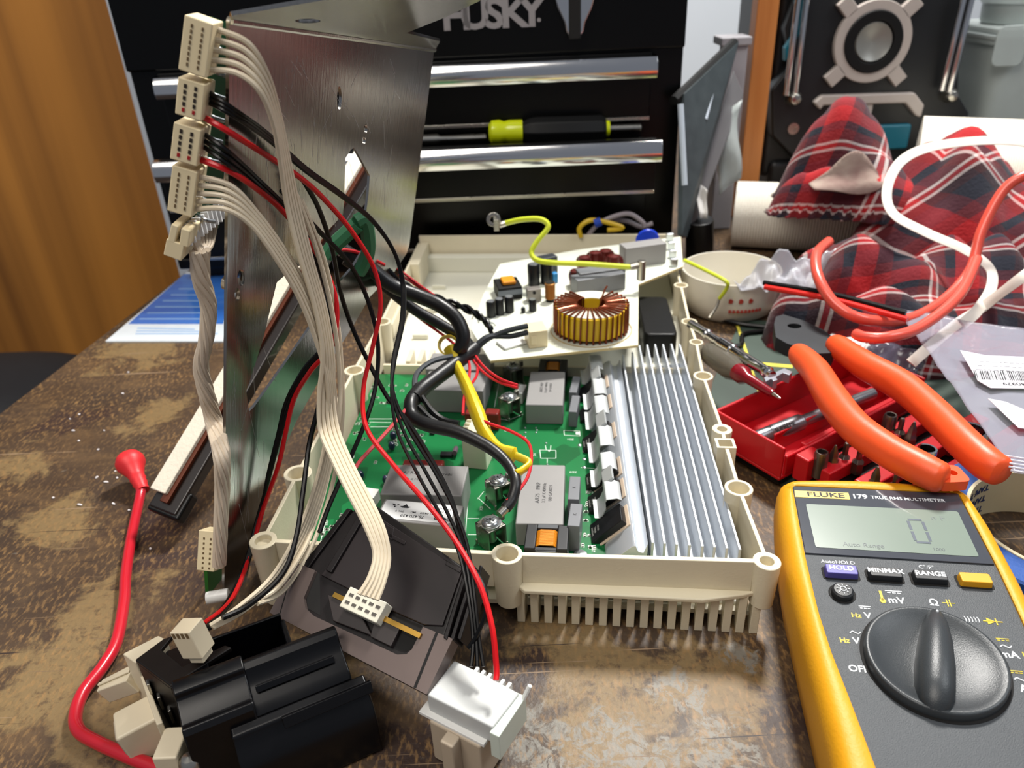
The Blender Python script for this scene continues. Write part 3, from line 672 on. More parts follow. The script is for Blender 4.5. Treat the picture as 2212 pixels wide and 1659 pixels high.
for i, (u, v) in enumerate(spots[:96]):
    c = TI @ gz(u, v, PZ)
    if c.x < 8 or c.y > yb-3: continue
    W3 = TM @ V((c.x, c.y, PZ))
    if base_r is None:
        base_r = MB().cbox(0, 0, .35, 1.5, .9, .7).build('chip_resistor', mat('resistor_dark', '2b2622', .4), pcb)
        MB().cbox(-.75, 0, .4, .5, 1., .8).build('end_cap', smd_m, base_r); MB().cbox(.75, 0, .4, .5, 1., .8).build('end_cap', smd_m, base_r); o = base_r
    else:
        o = copy_tree(base_r, pcb)
    o.location = (W3-V((O3.x, O3.y, 0)))*S; o.rotation_euler = (0, 0, radians(rnd.choice((-7, 83))))
# silkscreen, pads
mb = HM()
def sline(mb, pts, t=.35):
    for a, b in zip(pts, pts[1:]):
        a = px(*a); b = px(*b); wallseg(mb, a, b, t, PZ, PZ+.06)
for q in (((1012, 1065), (1005, 1160), (1000, 1172)), ((1218, 930), (1252, 931), (1253, 942), (1219, 940), (1218, 930)), ((1166, 972), (1201, 973), (1201, 990), (1168, 990), (1166, 972)),
          ((1048, 900), (1098, 908), (1130, 895)), ((1032, 1075), (1060, 1100)), ((1032, 1078), (1045, 1062)), ((1010, 1155), (1035, 1155)), ((1010, 1120), (1035, 1120)), ((1230, 1082), (1228, 1190)), ((1255, 1010), (1285, 1012)), ((1080, 815), (1068, 880)),
          ((795, 905), (850, 905)), ((800, 912), (845, 913)), ((800, 922), (848, 922)), ((690, 1180), (705, 1120)), ((1178, 962), (1180, 972)), ((1190, 962), (1189, 972)), ((1182, 990), (1182, 1000))):
    sline(mb, q)
for u_, v_ in spots[:96]:
    c = px(u_, v_); ho = rnd.choice((0, 1)); a_, b_ = (2.6, 1.5) if ho else (1.5, 2.6)
    if c[0] < 8 or c[1] > yb-3: continue
    for sx_, sy_, lx_, ly_ in ((0, -b_/2, a_, .22), (0, b_/2, a_, .22), (-a_/2, 0, .22, b_), (a_/2, 0, .22, b_)): mb.cbox(c[0]+sx_, c[1]+sy_, PZ+.03, lx_, ly_, .07)
for u, v, s_ in ((1248, 936, 2.4), (1186, 974, 1.0)): c = px(u, v); mb.cbox(c[0], c[1], PZ+.03, s_, s_*1.2, .08)
for t_, u, v, r_ in (('D1', 1155, 982, 90), ('ZD1', 1232, 949, 180), ('ZD3', 1238, 1020, 180), ('X21', 1040, 1098, 90), ('R44', 706, 1130, 100), ('R45', 700, 1150, 100), ('C33', 695, 1172, 100), ('L7', 1092, 930, 90), ('ZD11', 1282, 1185, 90), ('X23', 1070, 1190, 180)):
    c = px(u, v); mb.text(t_, 2.2, T(c[0], c[1], PZ+.05) @ RZ(r_), th=.03)
mb.build('printed_marks', silk, pcb)
mb = HM()
for u, v in ((1262, 955), (1262, 975), (1262, 992), (1262, 1010), (1180, 958), (1182, 1004), (1252, 962), (1160, 930), (1135, 925), (1135, 935), (1135, 945), (1158, 925), (1158, 935), (1085, 860), (1082, 845), (1085, 830), (1082, 818)):
    c = px(u, v); mb.lathe([(0, 0), (1.3 if u > 1200 else .7, 0), (1.0 if u > 1200 else .6, .5), (0, .8)], T(c[0], c[1], PZ), 12)
mb.build('solder_pads', tag(mat('solder', 'c9cdd0', .25, .9), None) if False else mat('solder', 'c9cdd0', .25, .9), pcb)
# board edge seen through the comb: light green strip
HM().box(8, WX-45, 6.4, 7.0, PZ-1.7, PZ-.1).build('board_edge', mat('edge_green', '2f9a5c', .4), pcb)

# ---- heatsink
z_b, z_t = 17., 33.
hs_parent = HM()
xs = [tz(u, v, z_t) for u, v in ((1410, 1172), (1436, 1174), (1462, 1176), (1490, 1178), (1518, 1180), (1544, 1182), (1571, 1184), (1599, 1187))]
xe = [tz(u, v, z_t) for u, v in ((1345, 766), (1366, 760), (1381, 745), (1398, 744), (1415, 743), (1432, 743), (1450, 742), (1468, 743))]
M0 = HM()
M0.prism([(xs[0][0]-1, xs[0][1]+1), (xs[-1][0]+1, xs[-1][1]+1), (xe[-1][0]+1, xe[-1][1]-4), (xe[0][0]-1, xe[0][1]-1)], z_b, z_b+3.5)
sink = M0.build('heatsink', alu, module, bev=.3)
for a, b in zip(xs, xe):
    mb = HM(); wallseg(mb, a, b, 1.3, z_b+3, z_t); mb.build('fin', alu, sink, bev=.3)
# wedge shoulder that carries the transistors
wl = tz(1308, 1200, PZ+1); wr = tz(1402, 1204, 18); wl2 = tz(1262, 800, PZ+1); yfr = wr[1]
def seg_at(t): return wl2[0]*t+wl[0]*(1-t), (xe[0][0]-2)*t+(xs[0][0]-2.2)*(1-t)
rows = []
xa0, xb0 = seg_at(0); xa1, xb1 = seg_at(1); y0_, y1_ = xs[0][1]-1, xe[0][1]-6
prof = [(0, PZ-1), (.08, PZ+2.5), (.62, 31), (.70, 31.5), (.78, 28), (.9, 27.5), (1, 33), (1, PZ-1)]
A_ = [V((xa0+(xb0-xa0)*k, y0_, z)) for k, z in prof]; B_ = [V((xa1+(xb1-xa1)*k, y1_, z)) for k, z in prof]
mb = HM(); n = len(prof)
mb.add(A_+B_, [tuple(range(n)), tuple(range(2*n-1, n-1, -1))]+[(i, n+i, n+(i+1) % n, (i+1) % n) for i in range(n)])
mb.build('shoulder', alu, sink, bev=.2)
cer = mat('thermal_pad', 'cdb9a4', .6)
def slope_pt(t, k):                        # point on the sloping face of the shoulder
    xa, xb = seg_at(t); kk = .08+(.54)*k
    return V((xa+(xb-xa)*kk, y0_+(y1_-y0_)*t, PZ+2.5+(31-PZ-2.5)*k))
def slope_frame(t, k):
    P = slope_pt(t, k); X = (slope_pt(t, k+.1)-P).normalized(); Y = (slope_pt(t+.05, k)-P).normalized(); Z = X.cross(Y).normalized()
    return Matrix(((X.x, Y.x, Z.x, P.x), (X.y, Y.y, Z.y, P.y), (X.z, Y.z, Z.z, P.z), (0, 0, 0, 1)))
def t_of(v): return max(0, min(1, ((TI @ gz(1330, v, 30)).y-y0_)/(y1_-y0_)))
Lsl = (slope_pt(.5, 1)-slope_pt(.5, 0)).length
for i, v in enumerate((1116, 1056, 1008, 930, 868, 824)):
    t = t_of(v); M = slope_frame(t, 0)
    ox = -6.5
    mb = MB(T(-O3.x, -O3.y, 0) @ TM @ M); mb.box(ox, Lsl*.9, -6.6, 6.6, .6, 4.2)
    o = mb.build('power_transistor', mat('package_black', '121214', .35, bump=.1), sink, bev=.5)
    mb = MB(T(-O3.x, -O3.y, 0) @ TM @ M)
    if i < 4:
        for k, tt in enumerate(('LPMDPRT', 'EP0AZ', '40N60')): mb.text(tt, 1.5, T(ox+1.6+1.9*k, 0, 4.25) @ RZ(90), th=.03)
        mb.build('print', mat('faint_print', '9a9a94', .5), o)
    for k in (-4, 0, 4): MB(T(-O3.x, -O3.y, 0) @ TM @ M).tube([(ox, k, 2), (ox-2.5, k, 1.6), (ox-4.5, k*1.15, -1.6)], .55, 6).build('pin', MATS['solder'], o)
    MB(T(-O3.x, -O3.y, 0) @ TM @ M).box(ox+1, Lsl, -7.6, 7.6, 0, .6).build('insulating_pad', cer, o)
galv = mat('galvanised_clip', 'c2c6c6', .45, .45, var=.08, scale=260, rvar=.1)
for v0_, v1_ in ((1104, 996), (986, 872), (872, 778)):
    t = (t_of(v0_)+t_of(v1_))/2; M = slope_frame(t, 0); Lf = abs(t_of(v1_)-t_of(v0_))*(y1_-y0_)/2
    def fing(mb, y0, y1):
        pr = [(-1.0, 6.5), (.5, 5.0), (3, 5.2), (Lsl*.45, 7.2), (Lsl*.62, 10.5), (Lsl*.72, 11), (Lsl*1.0, 8.2), (Lsl*1.06, 6)]
        th = .7; ol = pr+[(x, z-th) for x, z in pr[::-1]]
        mb.prism(ol, -y1, -y0, Matrix(((1, 0, 0, 0), (0, 0, -1, 0), (0, 1, 0, 0), (0, 0, 0, 1))))
    mb = MB(T(-O3.x, -O3.y, 0) @ TM @ M)
    ys = ((-Lf*.95, -Lf*.25), (Lf*.25, Lf*.95))
    for a_, b_ in ys: fing(mb, a_, b_)
    mb.box(Lsl*.62, Lsl*1.04, -Lf*.26, Lf*.26, 8.8, 10.2)
    mb.build('spring_clip', galv, sink, bev=.25)
# ------------------------------------------------------------------ cream filter board with the yellow toroid, resting on the housing
ZF = 47.
fbp = [gz(u, v, ZF) for u, v in ((1059, 779), (1378, 745), (1379, 614), (1475, 575), (1470, 511), (1352, 526), (1258, 538), (1080, 570), (1045, 634), (1018, 712))]
FO = V((fbp[0].x, fbp[0].y, ZF-1.6))
fboard = thing('filter_board', 'cream circuit board with a yellow copper-wound toroid lying across the open housing', 'circuit board', T(*FO))
def FB(M=None): return MB(T(-FO.x, -FO.y, -FO.z) @ (M if M is not None else T(0)))
fmat = mat('pale_board', 'dcdfcf', .4, var=.05, scale=14)
FB().prism([(p.x, p.y) for p in fbp], ZF-1.6, ZF).build('board', fmat, fboard)
mb = FB(); 
for a, b in zip(fbp[:4], fbp[1:5]): wallseg(mb, (a.x, a.y-.15), (b.x, b.y-.15), .3, ZF-1.7, ZF-.05)
mb.build('cut_edge', mat('board_edge_cream', 'd8c48c', .6), fboard)
def fbox(name, fl, fr, bl, zt, m, bev=.6):
    A, B, C_ = gz(*fl, zt), gz(*fr, zt), gz(*bl, zt)
    M = frame(A, B, z=(0, 0, 1)); w_ = (B-A).length; d_ = abs((M.inverted() @ C_).y)
    o = FB(M).box(0, w_, 0, d_, ZF-zt, 0).build(name, m, fboard, bev=bev); return o, T(-FO.x, -FO.y, -FO.z) @ M, w_, d_
# toroid
zt = ZF+19; c = gz(1277, 656, zt); Ro = 81/(FPX/((c-V((0, 0, CAMH))).dot(cF)))
Ri = Ro*.44; yc = mat('yellow_core', 'f0c41c', .4, var=.05); Mt = T(c.x, c.y, ZF)
core = FB(Mt).lathe([(Ri, 2.2), (Ro-1.4, 2.2), (Ro-1, 3), (Ro-1, 17.4), (Ro-1.8, 18.2), (Ri, 18.2)], n=48, closed=True).build('toroid_core', yc, fboard, bev=.6)
FB(Mt).lathe([(Ri+.2, 18.2), (Ro-2, 18.2), (Ro-2, 18.6), (Ri+.2, 18.6)], n=48, closed=True).build('core_face', mat('core_white', 'e6e4cf', .5), core)
cop = mat('enamelled_copper', '7c3a1d', .28, .55, var=.1)
mb = FB(Mt); nW = 30; r_ = .66
for i in range(nW):
    a = radians(118+ (360-72)*i/(nW-1)); q = V((cos(a), sin(a), 0)); s_ = V((-sin(a), cos(a), 0))*(.5)
    ri = Ri-1.2
    mb.tube([q*ri+V((0, 0, 1.6)), q*(ri)+V((0, 0, 18.6))-s_, q*(ri+1)+V((0, 0, 19.4))-s_, q*(Ro-1.6)+V((0, 0, 19.3))+s_, q*(Ro-.3)+V((0, 0, 18))+s_, q*(Ro-.3)+V((0, 0, 2.4)), q*(Ro-1.6)+V((0, 0, 1.3)), q*(ri+1)+V((0, 0, 1.0))], r_, 6, k=3, closed=True)
mb.build('winding', cop, core)
FB(Mt).tube([(Ri*.3, -2, 6), (Ri*.6, 3, 18), (Ri*.9, 9, 24), (Ri*1.1, 12, 26)], .7, 6).build('lead_wire', cop, core)
FB(T(c.x, c.y, ZF)).ring((0, 0), 0, .5, Ro+2.6, Ro+2.1, 48).build('printed_ring', mat('ring_tan', 'b89f6a', .6), fboard)
# capacitors and others
fbox('film_capacitor', (1247, 607), (1352, 590), (1256, 590), ZF+13, dgrey)
fbox('film_capacitor', (1253, 592), (1352, 579), (1258, 578), ZF+14.5, dgrey)
fbox('film_capacitor', (1352, 537), (1441, 525), (1356, 523), ZF+17, grey)
c = gz(1398, 505, ZF+16); FB(T(c.x, c.y, ZF+11) @ RX(90)).lathe([(0, 0), (9, .5), (10, 2), (9, 3.5), (0, 4)], n=20).build('varistor', mat('blue_varistor', '1238b8', .3), fboard)
mred = mat('choke_copper', '5e1f1a', .3, .3, var=.1)
for k, (u, v) in enumerate(((1245, 600), (1262, 570), (1285, 560), (1308, 556), (1325, 568))):
    c = gz(u, v, ZF+7); mb = FB(T(c.x, c.y, ZF+7))
    for j in range(4): mb.lathe([(5.6, -1), (6.6, 0), (5.6, 1)], T(j*1.4-2, j*.9, 0) @ RZ(30+10*k) @ RY(90), 14)
    mb.lathe([(0, -6), (5, -5), (5.4, 0), (4.6, 6), (0, 7)], n=14); mb.build('choke_winding', mred, fboard)
def elec(u, v, r, h, top='8d9196', body='101216'):
    c = gz(u, v, ZF+h); Mq = T(c.x, c.y, ZF)
    o = FB(Mq).lathe([(0, 0), (r, 0), (r, h-1), (r-.5, h), (0, h)], n=22).build('electrolytic_capacitor', mat('can_'+body, body, .3), fboard, bev=.2)
    FB(Mq).lathe([(0, h), (r*.8, h), (r*.8, h+.15), (0, h+.15)], n=22).build('can_top', mat('can_top_metal', 'a9adb2', .3, .8), o)
elec(1059, 650, 3.2, 12); elec(1099, 640, 3.4, 12); elec(1078, 645, 3.2, 12); elec(1150, 646, 2.8, 9); elec(1152, 570, 4.6, 17); elec(1180, 566, 4.8, 17); elec(1130, 664, 1.6, 4)
o, M, w_, d_ = fbox('transformer', (1076, 624), (1128, 618), (1085, 600), ZF+10, blackm)
MB(M).box(w_*.25, w_*.8, d_*.2, d_*.8, 0, 3).build('winding', MATS['orange_winding'], o, bev=1)
MB(M).box(0, w_, -.3, 0, -6, -2).build('core_band', mat('core_band', '6d737c', .4), o)
o, M, w_, d_ = fbox('regulator', (1139, 627), (1169, 624), (1140, 619), ZF+10, mat('tab_grey', '8c8782', .35, .5))
MB(M).lathe([(0, 0), (1.2, 0), (1.2, .4), (0, .4)], T(w_/2, -.1, -2.5) @ RX(90), 14).build('tab_hole', holem, o)
c = gz(1188, 612, ZF+14); mb = FB(T(c.x, c.y, ZF))
for j in range(12): mb.lathe([(3.2, 0), (3.9, .5), (3.2, 1)], T(0, 0, 2+j*1.05), 16)
o = mb.build('coil_winding', mat('gold_wire', 'c08a4a', .3, .6), fboard); FB(T(c.x, c.y, ZF)).lathe([(0, 0), (3.2, 0), (3.2, 15), (0, 15)], n=14).build('coil_core', blackm, o)
fbox('blue_capacitor', (1195, 592), (1206, 590), (1196, 586), ZF+8, mat('sky_blue', '2b7fb8', .35))
fbox('relay', (1172, 560), (1205, 553), (1178, 549), ZF+14, mat('slate_part', '2c3036', .4))
for q in range(4):
    c = gz(1447+q*3, 506+q*18, ZF+6); FB(T(c.x, c.y, ZF)).box(-3, 3, -2, 2, 0, 7).build('fuse_clip', MATS['solder'], fboard, bev=.6)
o, M, w_, d_ = fbox('plug_connector', (1142, 718), (1183, 713), (1146, 696), ZF+12, creamc)
MB(M).box(w_*.1, w_*.4, -.6, d_*.5, -9, -3).build('latch', creamc, o, bev=.3)
fbox('foam_pad', (1090, 752), (1140, 738), (1100, 728), ZF+2, whitep, 1)
for k in range(5):
    c = gz(1015+k*9+rnd.uniform(-4, 8), 690+k*4, ZF); 
    FB(T(c.x, c.y, ZF)).tube([(0, 0, 0), (2, 1, 3), (5, 1, 0)], .35, 6).build('jumper_wire', MATS['solder'], fboard)
mb = FB()
for _ in range(26):
    c = gz(rnd.uniform(1060, 1370), rnd.uniform(640, 765), ZF)
    mb.cbox(c.x, c.y, ZF+.03, rnd.uniform(.8, 3), .4, .08)
mb.build('printed_marks', mat('grey_print', '6a7f8c', .6), fboard)
# earth wire
ygw = mat('yellow_green_wire', 'c3cf2f', .35)
pts = [gy(u, v, Y) for u, v, Y in ((1092, 482, 566), (1130, 474, 560), (1168, 474, 556), (1184, 490, 552), (1160, 522, 548), (1148, 545, 545), (1160, 562, 540), (1200, 568, 536), (1260, 570, 534), (1320, 574, 532), (1362, 577, 530))]
ew = thing('earth_wire', 'yellow-green earth wire arching over the filter board with a ring terminal', 'wire', T(*pts[0]))
I = T(-pts[0].x, -pts[0].y, -pts[0].z)
MB(I).tube(pts, 2.0, 10).build('insulation', ygw, ew)
mb = MB(I); a = gy(1092, 482, 566); b = gy(1078, 486, 566)
mb.tube([a, b], 2.4, 8, smooth=False).box(-1, 1, -5, 5, -5, 5, T(b.x-2, b.y, b.z) @ RY(-20)).ring((0, 0), 0, 1.2, 6, 3, 16); mb.M = I
mb.lathe([(2.6, -.6), (6, -.6), (6, .6), (2.6, .6)], T(b.x-4, b.y, b.z+2) @ RY(60), 16, closed=True)
mb = MB(I); mb.tube([a, b], 2.4, 8, smooth=False); mb.cbox(b.x-2, b.y, b.z+1, 4, 8, 9); mb.lathe([(2.4, -.6), (5.4, -.6), (5.4, .6), (2.4, .6)], T(b.x-4, b.y-2, b.z+5) @ RX(80), 16, closed=True)
mb.build('ring_terminal', steel, ew, bev=.4)
mb = MB(I); a = pts[-1]; b = gy(1386, 571, 530); mb.tube([a, b], 2.8, 8, smooth=False); mb.cyl(b+V((0, 0, -12)), b+V((0, 0, 3)), 3.2, 12); mb.build('tab_terminal', steel, ew, bev=.4)
# ------------------------------------------------------------------ loose lead behind the board
pts = [gy(u, v, 668) for u, v in ((1255, 512), (1252, 492), (1275, 476), (1310, 480), (1345, 492), (1312, 497))]
tag(MB().tube(pts, 2.2, 8).build('yellow_lead', mat('mustard_wire', 'c9a51a', .4)), 'mustard yellow lead looping behind the rear wall of the housing', 'wire')
for k, q in enumerate((((1268, 512), (1290, 486), (1325, 468), (1360, 462), (1388, 480), (1392, 490)), ((1290, 482), (1320, 476), (1355, 478), (1385, 490), (1410, 482)))):
    pts = [gy(u, v, 672+6*k) for u, v in q]
    tag(MB().tube(pts, 2.2, 8).build('grey_lead', mat('grey_wire', '8d8489', .45)), ('grey lead arching highest behind the rear wall of the housing', 'grey lead running flat under the arching one behind the housing')[k], 'wire')
pts = [gy(1284, 483, 666), gy(1298, 478, 666)]
tag(MB().tube(pts, 4, 10, smooth=False).build('cable_tie', mat('blue_tie', '1c3fa0', .4)), 'blue tie holding the yellow and grey leads behind the housing', 'cable tie')

# ------------------------------------------------------------------ multimeter
mM = T(167, 282.4, 43.9) @ RZ(-11.04) @ RX(2.89) @ RY(-1.66)
meter = thing('multimeter', 'yellow and dark grey digital multimeter reading zero on its display', 'multimeter', mM)
def interp(tb, y):
    for (y0, a), (y1, b) in zip(tb, tb[1:]):
        if y <= y0 and y >= y1: t = (y0-y)/(y0-y1); t = t*t*(3-2*t) if False else t; return a+(b-a)*t
    return tb[-1][1]
def outline(tb, yt, ybm, rc, inset=0., crown=0., N=26):
    tb = [(y, a) for y, a in tb]; R = []
    wt = interp(tb, yt-rc)-inset; wb = interp(tb, ybm+rc)-inset; yt2 = yt-inset; yb2 = ybm+inset; rr = max(1., rc-inset*.5)
    for i in range(9): t = i/8; x = wt-rr-(2*(wt-rr))*t; R.append((x, yt2+crown*(1-(2*t-1)**2)))
    R += [(-(wt-rr)+rr*cos(a), yt2-rr+rr*sin(a)) for a in [pi/2+pi/2*i/6 for i in range(1, 6)]]
    for i in range(N): y = yt2-rr-(yt2-rr-yb2-rr)*i/(N-1); R.append((-(interp(tb, y)-inset), y))
    R += [(-(wb-rr)+rr*cos(a), yb2+rr+rr*sin(a)) for a in [pi+pi/2*i/6 for i in range(1, 6)]]
    for i in range(5): t = i/4; R.append((-(wb-rr)+2*(wb-rr)*t, yb2))
    R += [((wb-rr)+rr*cos(a), yb2+rr+rr*sin(a)) for a in [-pi/2+pi/2*i/6 for i in range(1, 6)]]
    for i in range(N): y = yb2+rr+(yt2-rr-yb2-rr)*i/(N-1); R.append((interp(tb, y)-inset, y))
    R += [((wt-rr)+rr*cos(a), yt2-rr+rr*sin(a)) for a in [pi/2*i/6 for i in range(1, 6)]]
    return R
OT = [(20, 41), (8, 42.5), (-16, 45), (-50, 45.6), (-90, 44), (-130, 42), (-160, 41.5), (-190, 41)]
IT = [(20, 35.8), (3, 36.6), (-45, 37.5), (-74, 37), (-94, 35.4), (-115, 32.5), (-139, 29.5), (-160, 29), (-190, 29)]
rows = []
for z, ins, cr in ((-35, 5, 2), (-32, 1.5, 2), (-20, 0, 2), (-8, .2, 2), (-3, 1.2, 2), (-.2, 3.2, 1.8), (.9, 5.2, 1.4)):
    rows.append([V((x, y, z)) for x, y in outline(OT, 10, -172, 9, ins, cr)])
for z, ins in ((1.0, -1.0), (.4, 0), (-1.2, .1)): rows.append([V((x, y, z)) for x, y in outline(IT, 2.6, -160, 2.5, ins)])
ym = mat('meter_yellow', 'dfa012', .5, var=.06, scale=25, bump=.2, bscale=700, h2='c78a0c')
mb = MB(); mb.grid(rows, closed=True); n = len(rows[0]); mb.add(rows[0], [tuple(range(n-1, -1, -1))]); mb.build('holster', ym, meter, ang=50)
fg = mat('face_grey', '43474b', .5, var=.08, bump=.35, bscale=2500)
ol = outline(IT, 2.5, -160, 2.5, .1); mb = MB(); mb.prism(ol, -2, -.4); mb.build('faceplate', fg, meter)
wt_, ye_ = mat('print_white', 'dfe3e6', .5), mat('print_yellow', 'e0c22a', .5)
win = MB().prism([(x, y) for x, y in [(-36.2, 2.2), (36.2, 2.2), (37.0, -42.5), (-37.0, -42.5)]], -.4, .35).build('display_window', mat('window_grey', '45484f', .12, coat=.6), meter, bev=.2)
lcd = MB().prism(rrect(-32.3, 32.3, -38.8, -10.6, 1), .3, .5).build('lcd', mat('lcd_green', '78857a', .25, coat=.5, var=.03), win)
seg = mat('lcd_segment', '3f4a58', .4)
mb = MB(T(12.6, -25, .55)); w2, h2, t2 = 3.0, 7.2, 1.2
sh = .0
for x in (-w2, w2):
    mb.prism([(x-t2/2, .5), (x+t2/2, .5), (x+t2/2, h2-1), (x-t2/2, h2-1)], 0, .05).prism([(x-t2/2, -h2+1), (x+t2/2, -h2+1), (x+t2/2, -.5), (x-t2/2, -.5)], 0, .05)
for y in (-h2, h2): mb.prism([(-w2+.2, y-t2/2), (w2-.2, y-t2/2), (w2-.2, y+t2/2), (-w2+.2, y+t2/2)], 0, .05)
mb.build('digit', seg, lcd)
MB(T(22.6, -16.1, .55)).text('n F', 4, th=.03, sx=1.2).build('unit_text', mat('lcd_faint', '65706c', .4), lcd)
MB(T(-12.4, -36, .55)).text('Auto Range', 3.6, th=.03, sx=.98).text('1000', 2.4, T(30, 0, 0), th=.03).build('status_text', mat('lcd_status', '4c5656', .4), lcd)
o = MB().prism([(-36.0, -1.2), (-12, -1.2), (-12, -5.9), (-36.4, -5.9)], .35, .5).build('brand_strip', mat('badge_yellow', 'dfc04a', .4), win)
MB(T(-22.5, -3.6, .55)).text('FLUKE', 4.4, th=.05, bold=.02, sx=1.35).build('lettering', inkm, o)
MB(T(-11, -3.6, .45)).text('179', 4.2, th=.05, bold=.03, ax='LEFT', sx=1.1).text('TRUE RMS MULTIMETER', 2.9, T(8.3, -.1, 0), th=.05, ax='LEFT', bold=.012, sx=1.03).build('lettering', wt_, win)
def button(cx_, w_, m, txt, tm=None):
    b = MB(T(cx_, -53.1, -.6)).prism(rrect(-w_/2, w_/2, -2.6, 2.9, .9), 0, 3.2, None, 0, .94).build('button', m, meter, bev=.4)
    if txt: MB(T(cx_, -52.6, 2.65)).text(txt, 3.5, th=.05, bold=.025).build('lettering', wt_, b)
    MB(T(cx_, -53.1, -.5)).prism(rrect(-w_/2-.8, w_/2+.8, -3.4, 3.6, 1.2), 0, .25).build('button_recess', holem, b)
bd = mat('button_dark', '222427', .45)
button(-24.6, 13, mat('button_violet', '56509a', .45), 'HOLD'); button(-7.6, 13, bd, 'MINMAX'); button(9.4, 13, bd, 'RANGE'); button(26.2, 12, mat('button_yellow', 'e2a21e', .45), None)
MB(T(-24.5, -46.3, -.35)).text('AutoHOLD', 2.7, th=.04, sx=1.05).build('key_caption', wt_, meter); MB(T(10.2, -46.0, -.35)).text('C°/F°', 2.7, th=.04).build('key_caption', wt_, meter)
b = MB(T(-26, -64, -.6)).lathe([(0, 0), (4.3, 0), (4.1, 2.4), (3.4, 3), (0, 3.2)], n=28).build('light_button', bd, meter)
MB(T(-26, -64, -.5)).ring((0, 0), 0, .3, 5.2, 4.4, 28).build('button_recess', holem, b)
mb = MB(T(-26, -64, 2.65)); mb.ring((0, 0), 0, .1, 1.3, .95, 18)
for k in range(8): mb.cbox(2.15, 0, .05, .9, .3, .1, RZ(45*k))
mb.build('sun_symbol', wt_, b)
mw, my = MB(T(0, 0, -.35)), MB(T(0, 0, -.35))
def tx(m_, t, x, y, s_, **k): m_.text(t, s_, T(x, y, 0), th=.04, bold=.02, **k)
tx(mw, 'mV', -6, -65.6, 4.6); tx(mw, 'V', -18.5, -74.6, 4.2); tx(mw, 'V', -25.2, -87.4, 4.2); tx(mw, 'OFF', -26.9, -100.2, 4.0); tx(mw, 'Ω', 7.8, -65.4, 4.6); tx(mw, 'mA', 27.2, -88.2, 4.3); tx(mw, 'A', 27.0, -102.6, 4.3)
tx(my, 'Hz', -22.8, -74.8, 3.2); tx(my, 'Hz', -29.4, -87.6, 3.2); tx(my, 'Hz', 33.4, -87.6, 3)
for x, y in ((-6, -61.4), (-18.7, -70.6)):
    mw.cbox(x, y+.7, .05, 6.4 if x > -10 else 4.4, .45, .1)
    for k in (-1, 0, 1): mw.cbox(x+k*(1.9 if x > -10 else 1.4), y-.3, .05, 1.3 if x > -10 else .9, .45, .1)
for x, y in ((-24.8, -83.5), (27.2, -84.6), (27.0, -98.8)): mw.tube([(x-2, y-.4, .05), (x-1, y+.5, .05), (x, y, .05), (x+1, y-.5, .05), (x+2, y+.4, .05)], .28, 6)
for x, y in ((27.2, -81.5), (26.8, -95.8)):
    my.cbox(x, y+.5, .05, 4.4, .35, .1)
    for k in (-1, 0, 1): my.cbox(x+k*1.5, y-.3, .05, 1, .35, .1)
for k in range(5): mw.tube([(16.8+k*1.15, -71.4, .05), (17.2+k*1.15, -72.6, .05), (17.0+k*1.15, -74, .05)], .2, 6)
my.prism(arc(-11.1, -66.2, 1.2, 0, 360, 14)[:-1], 0, .1).box(-11.6, -10.6, -66.2, -61, 0, .1); 
my.box(11, 15.6, -65.2, -64.9, 0, .1).box(12.6, 13, -66.8, -63.2, 0, .1).box(13.6, 14, -66.8, -63.2, 0, .1)
my.box(23.2, 30, -73.1, -72.7, 0, .1).prism([(24.6, -71.3), (24.6, -74.5), (27.6, -72.9)], 0, .1).box(27.6, 28, -74.5, -71.3, 0, .1)
mw.build('dial_legend', wt_, meter); my.build('dial_legend', ye_, meter)
kn = mat('knob_grey', '33373a', .36, var=.06, bump=.15, bscale=2500)
Mk = T(0, -94.6, -.4)
dial = MB(Mk).lathe([(0, .2), (8, .4), (16, 1.2), (20.5, 2.8), (22.2, 3.6), (23.2, 3.7), (23.8, 3.0), (23.9, 0), (0, 0)][::-1], n=64).build('rotary_dial', kn, meter, ang=60)
MB(Mk @ T(0, 0, .02)).ring((0, 0), 0, .25, 25, 23.9, 64).build('dial_gap', holem, dial)
rows = []
for y, w3, h3 in ((-23.4, 2.2, 3.8), (-21, 3.8, 7.2), (-14, 4.7, 9.2), (-4, 4.8, 9.6), (8, 4.2, 8.8), (17, 3.2, 6.8), (22, 2.2, 4.6), (23.4, 1.2, 3.7)):
    rows.append([V((w3*1.35*cos(a)*(1 if abs(cos(a)) < .5 else 1), y, max(.3, h3*sin(a)**.6 if sin(a) > 0 else .3))) for a in [pi*i/14 for i in range(15)]])
mb = MB(Mk @ RZ(-15.5)); mb.grid([r[::-1] for r in rows]); mb.build('pointer_ridge', kn, dial, ang=60)
MB(Mk @ RZ(-15.5) @ T(0, 20.8, 5.3)).lathe([(0, 0), (.55, 0), (.4, .4), (0, .5)], n=10).build('pointer_dot', wt_, dial)
MB().prism(rrect(-30, 30, -20, 4, 4), -42, -34.5).build('tilt_stand', blackp, meter, bev=1)
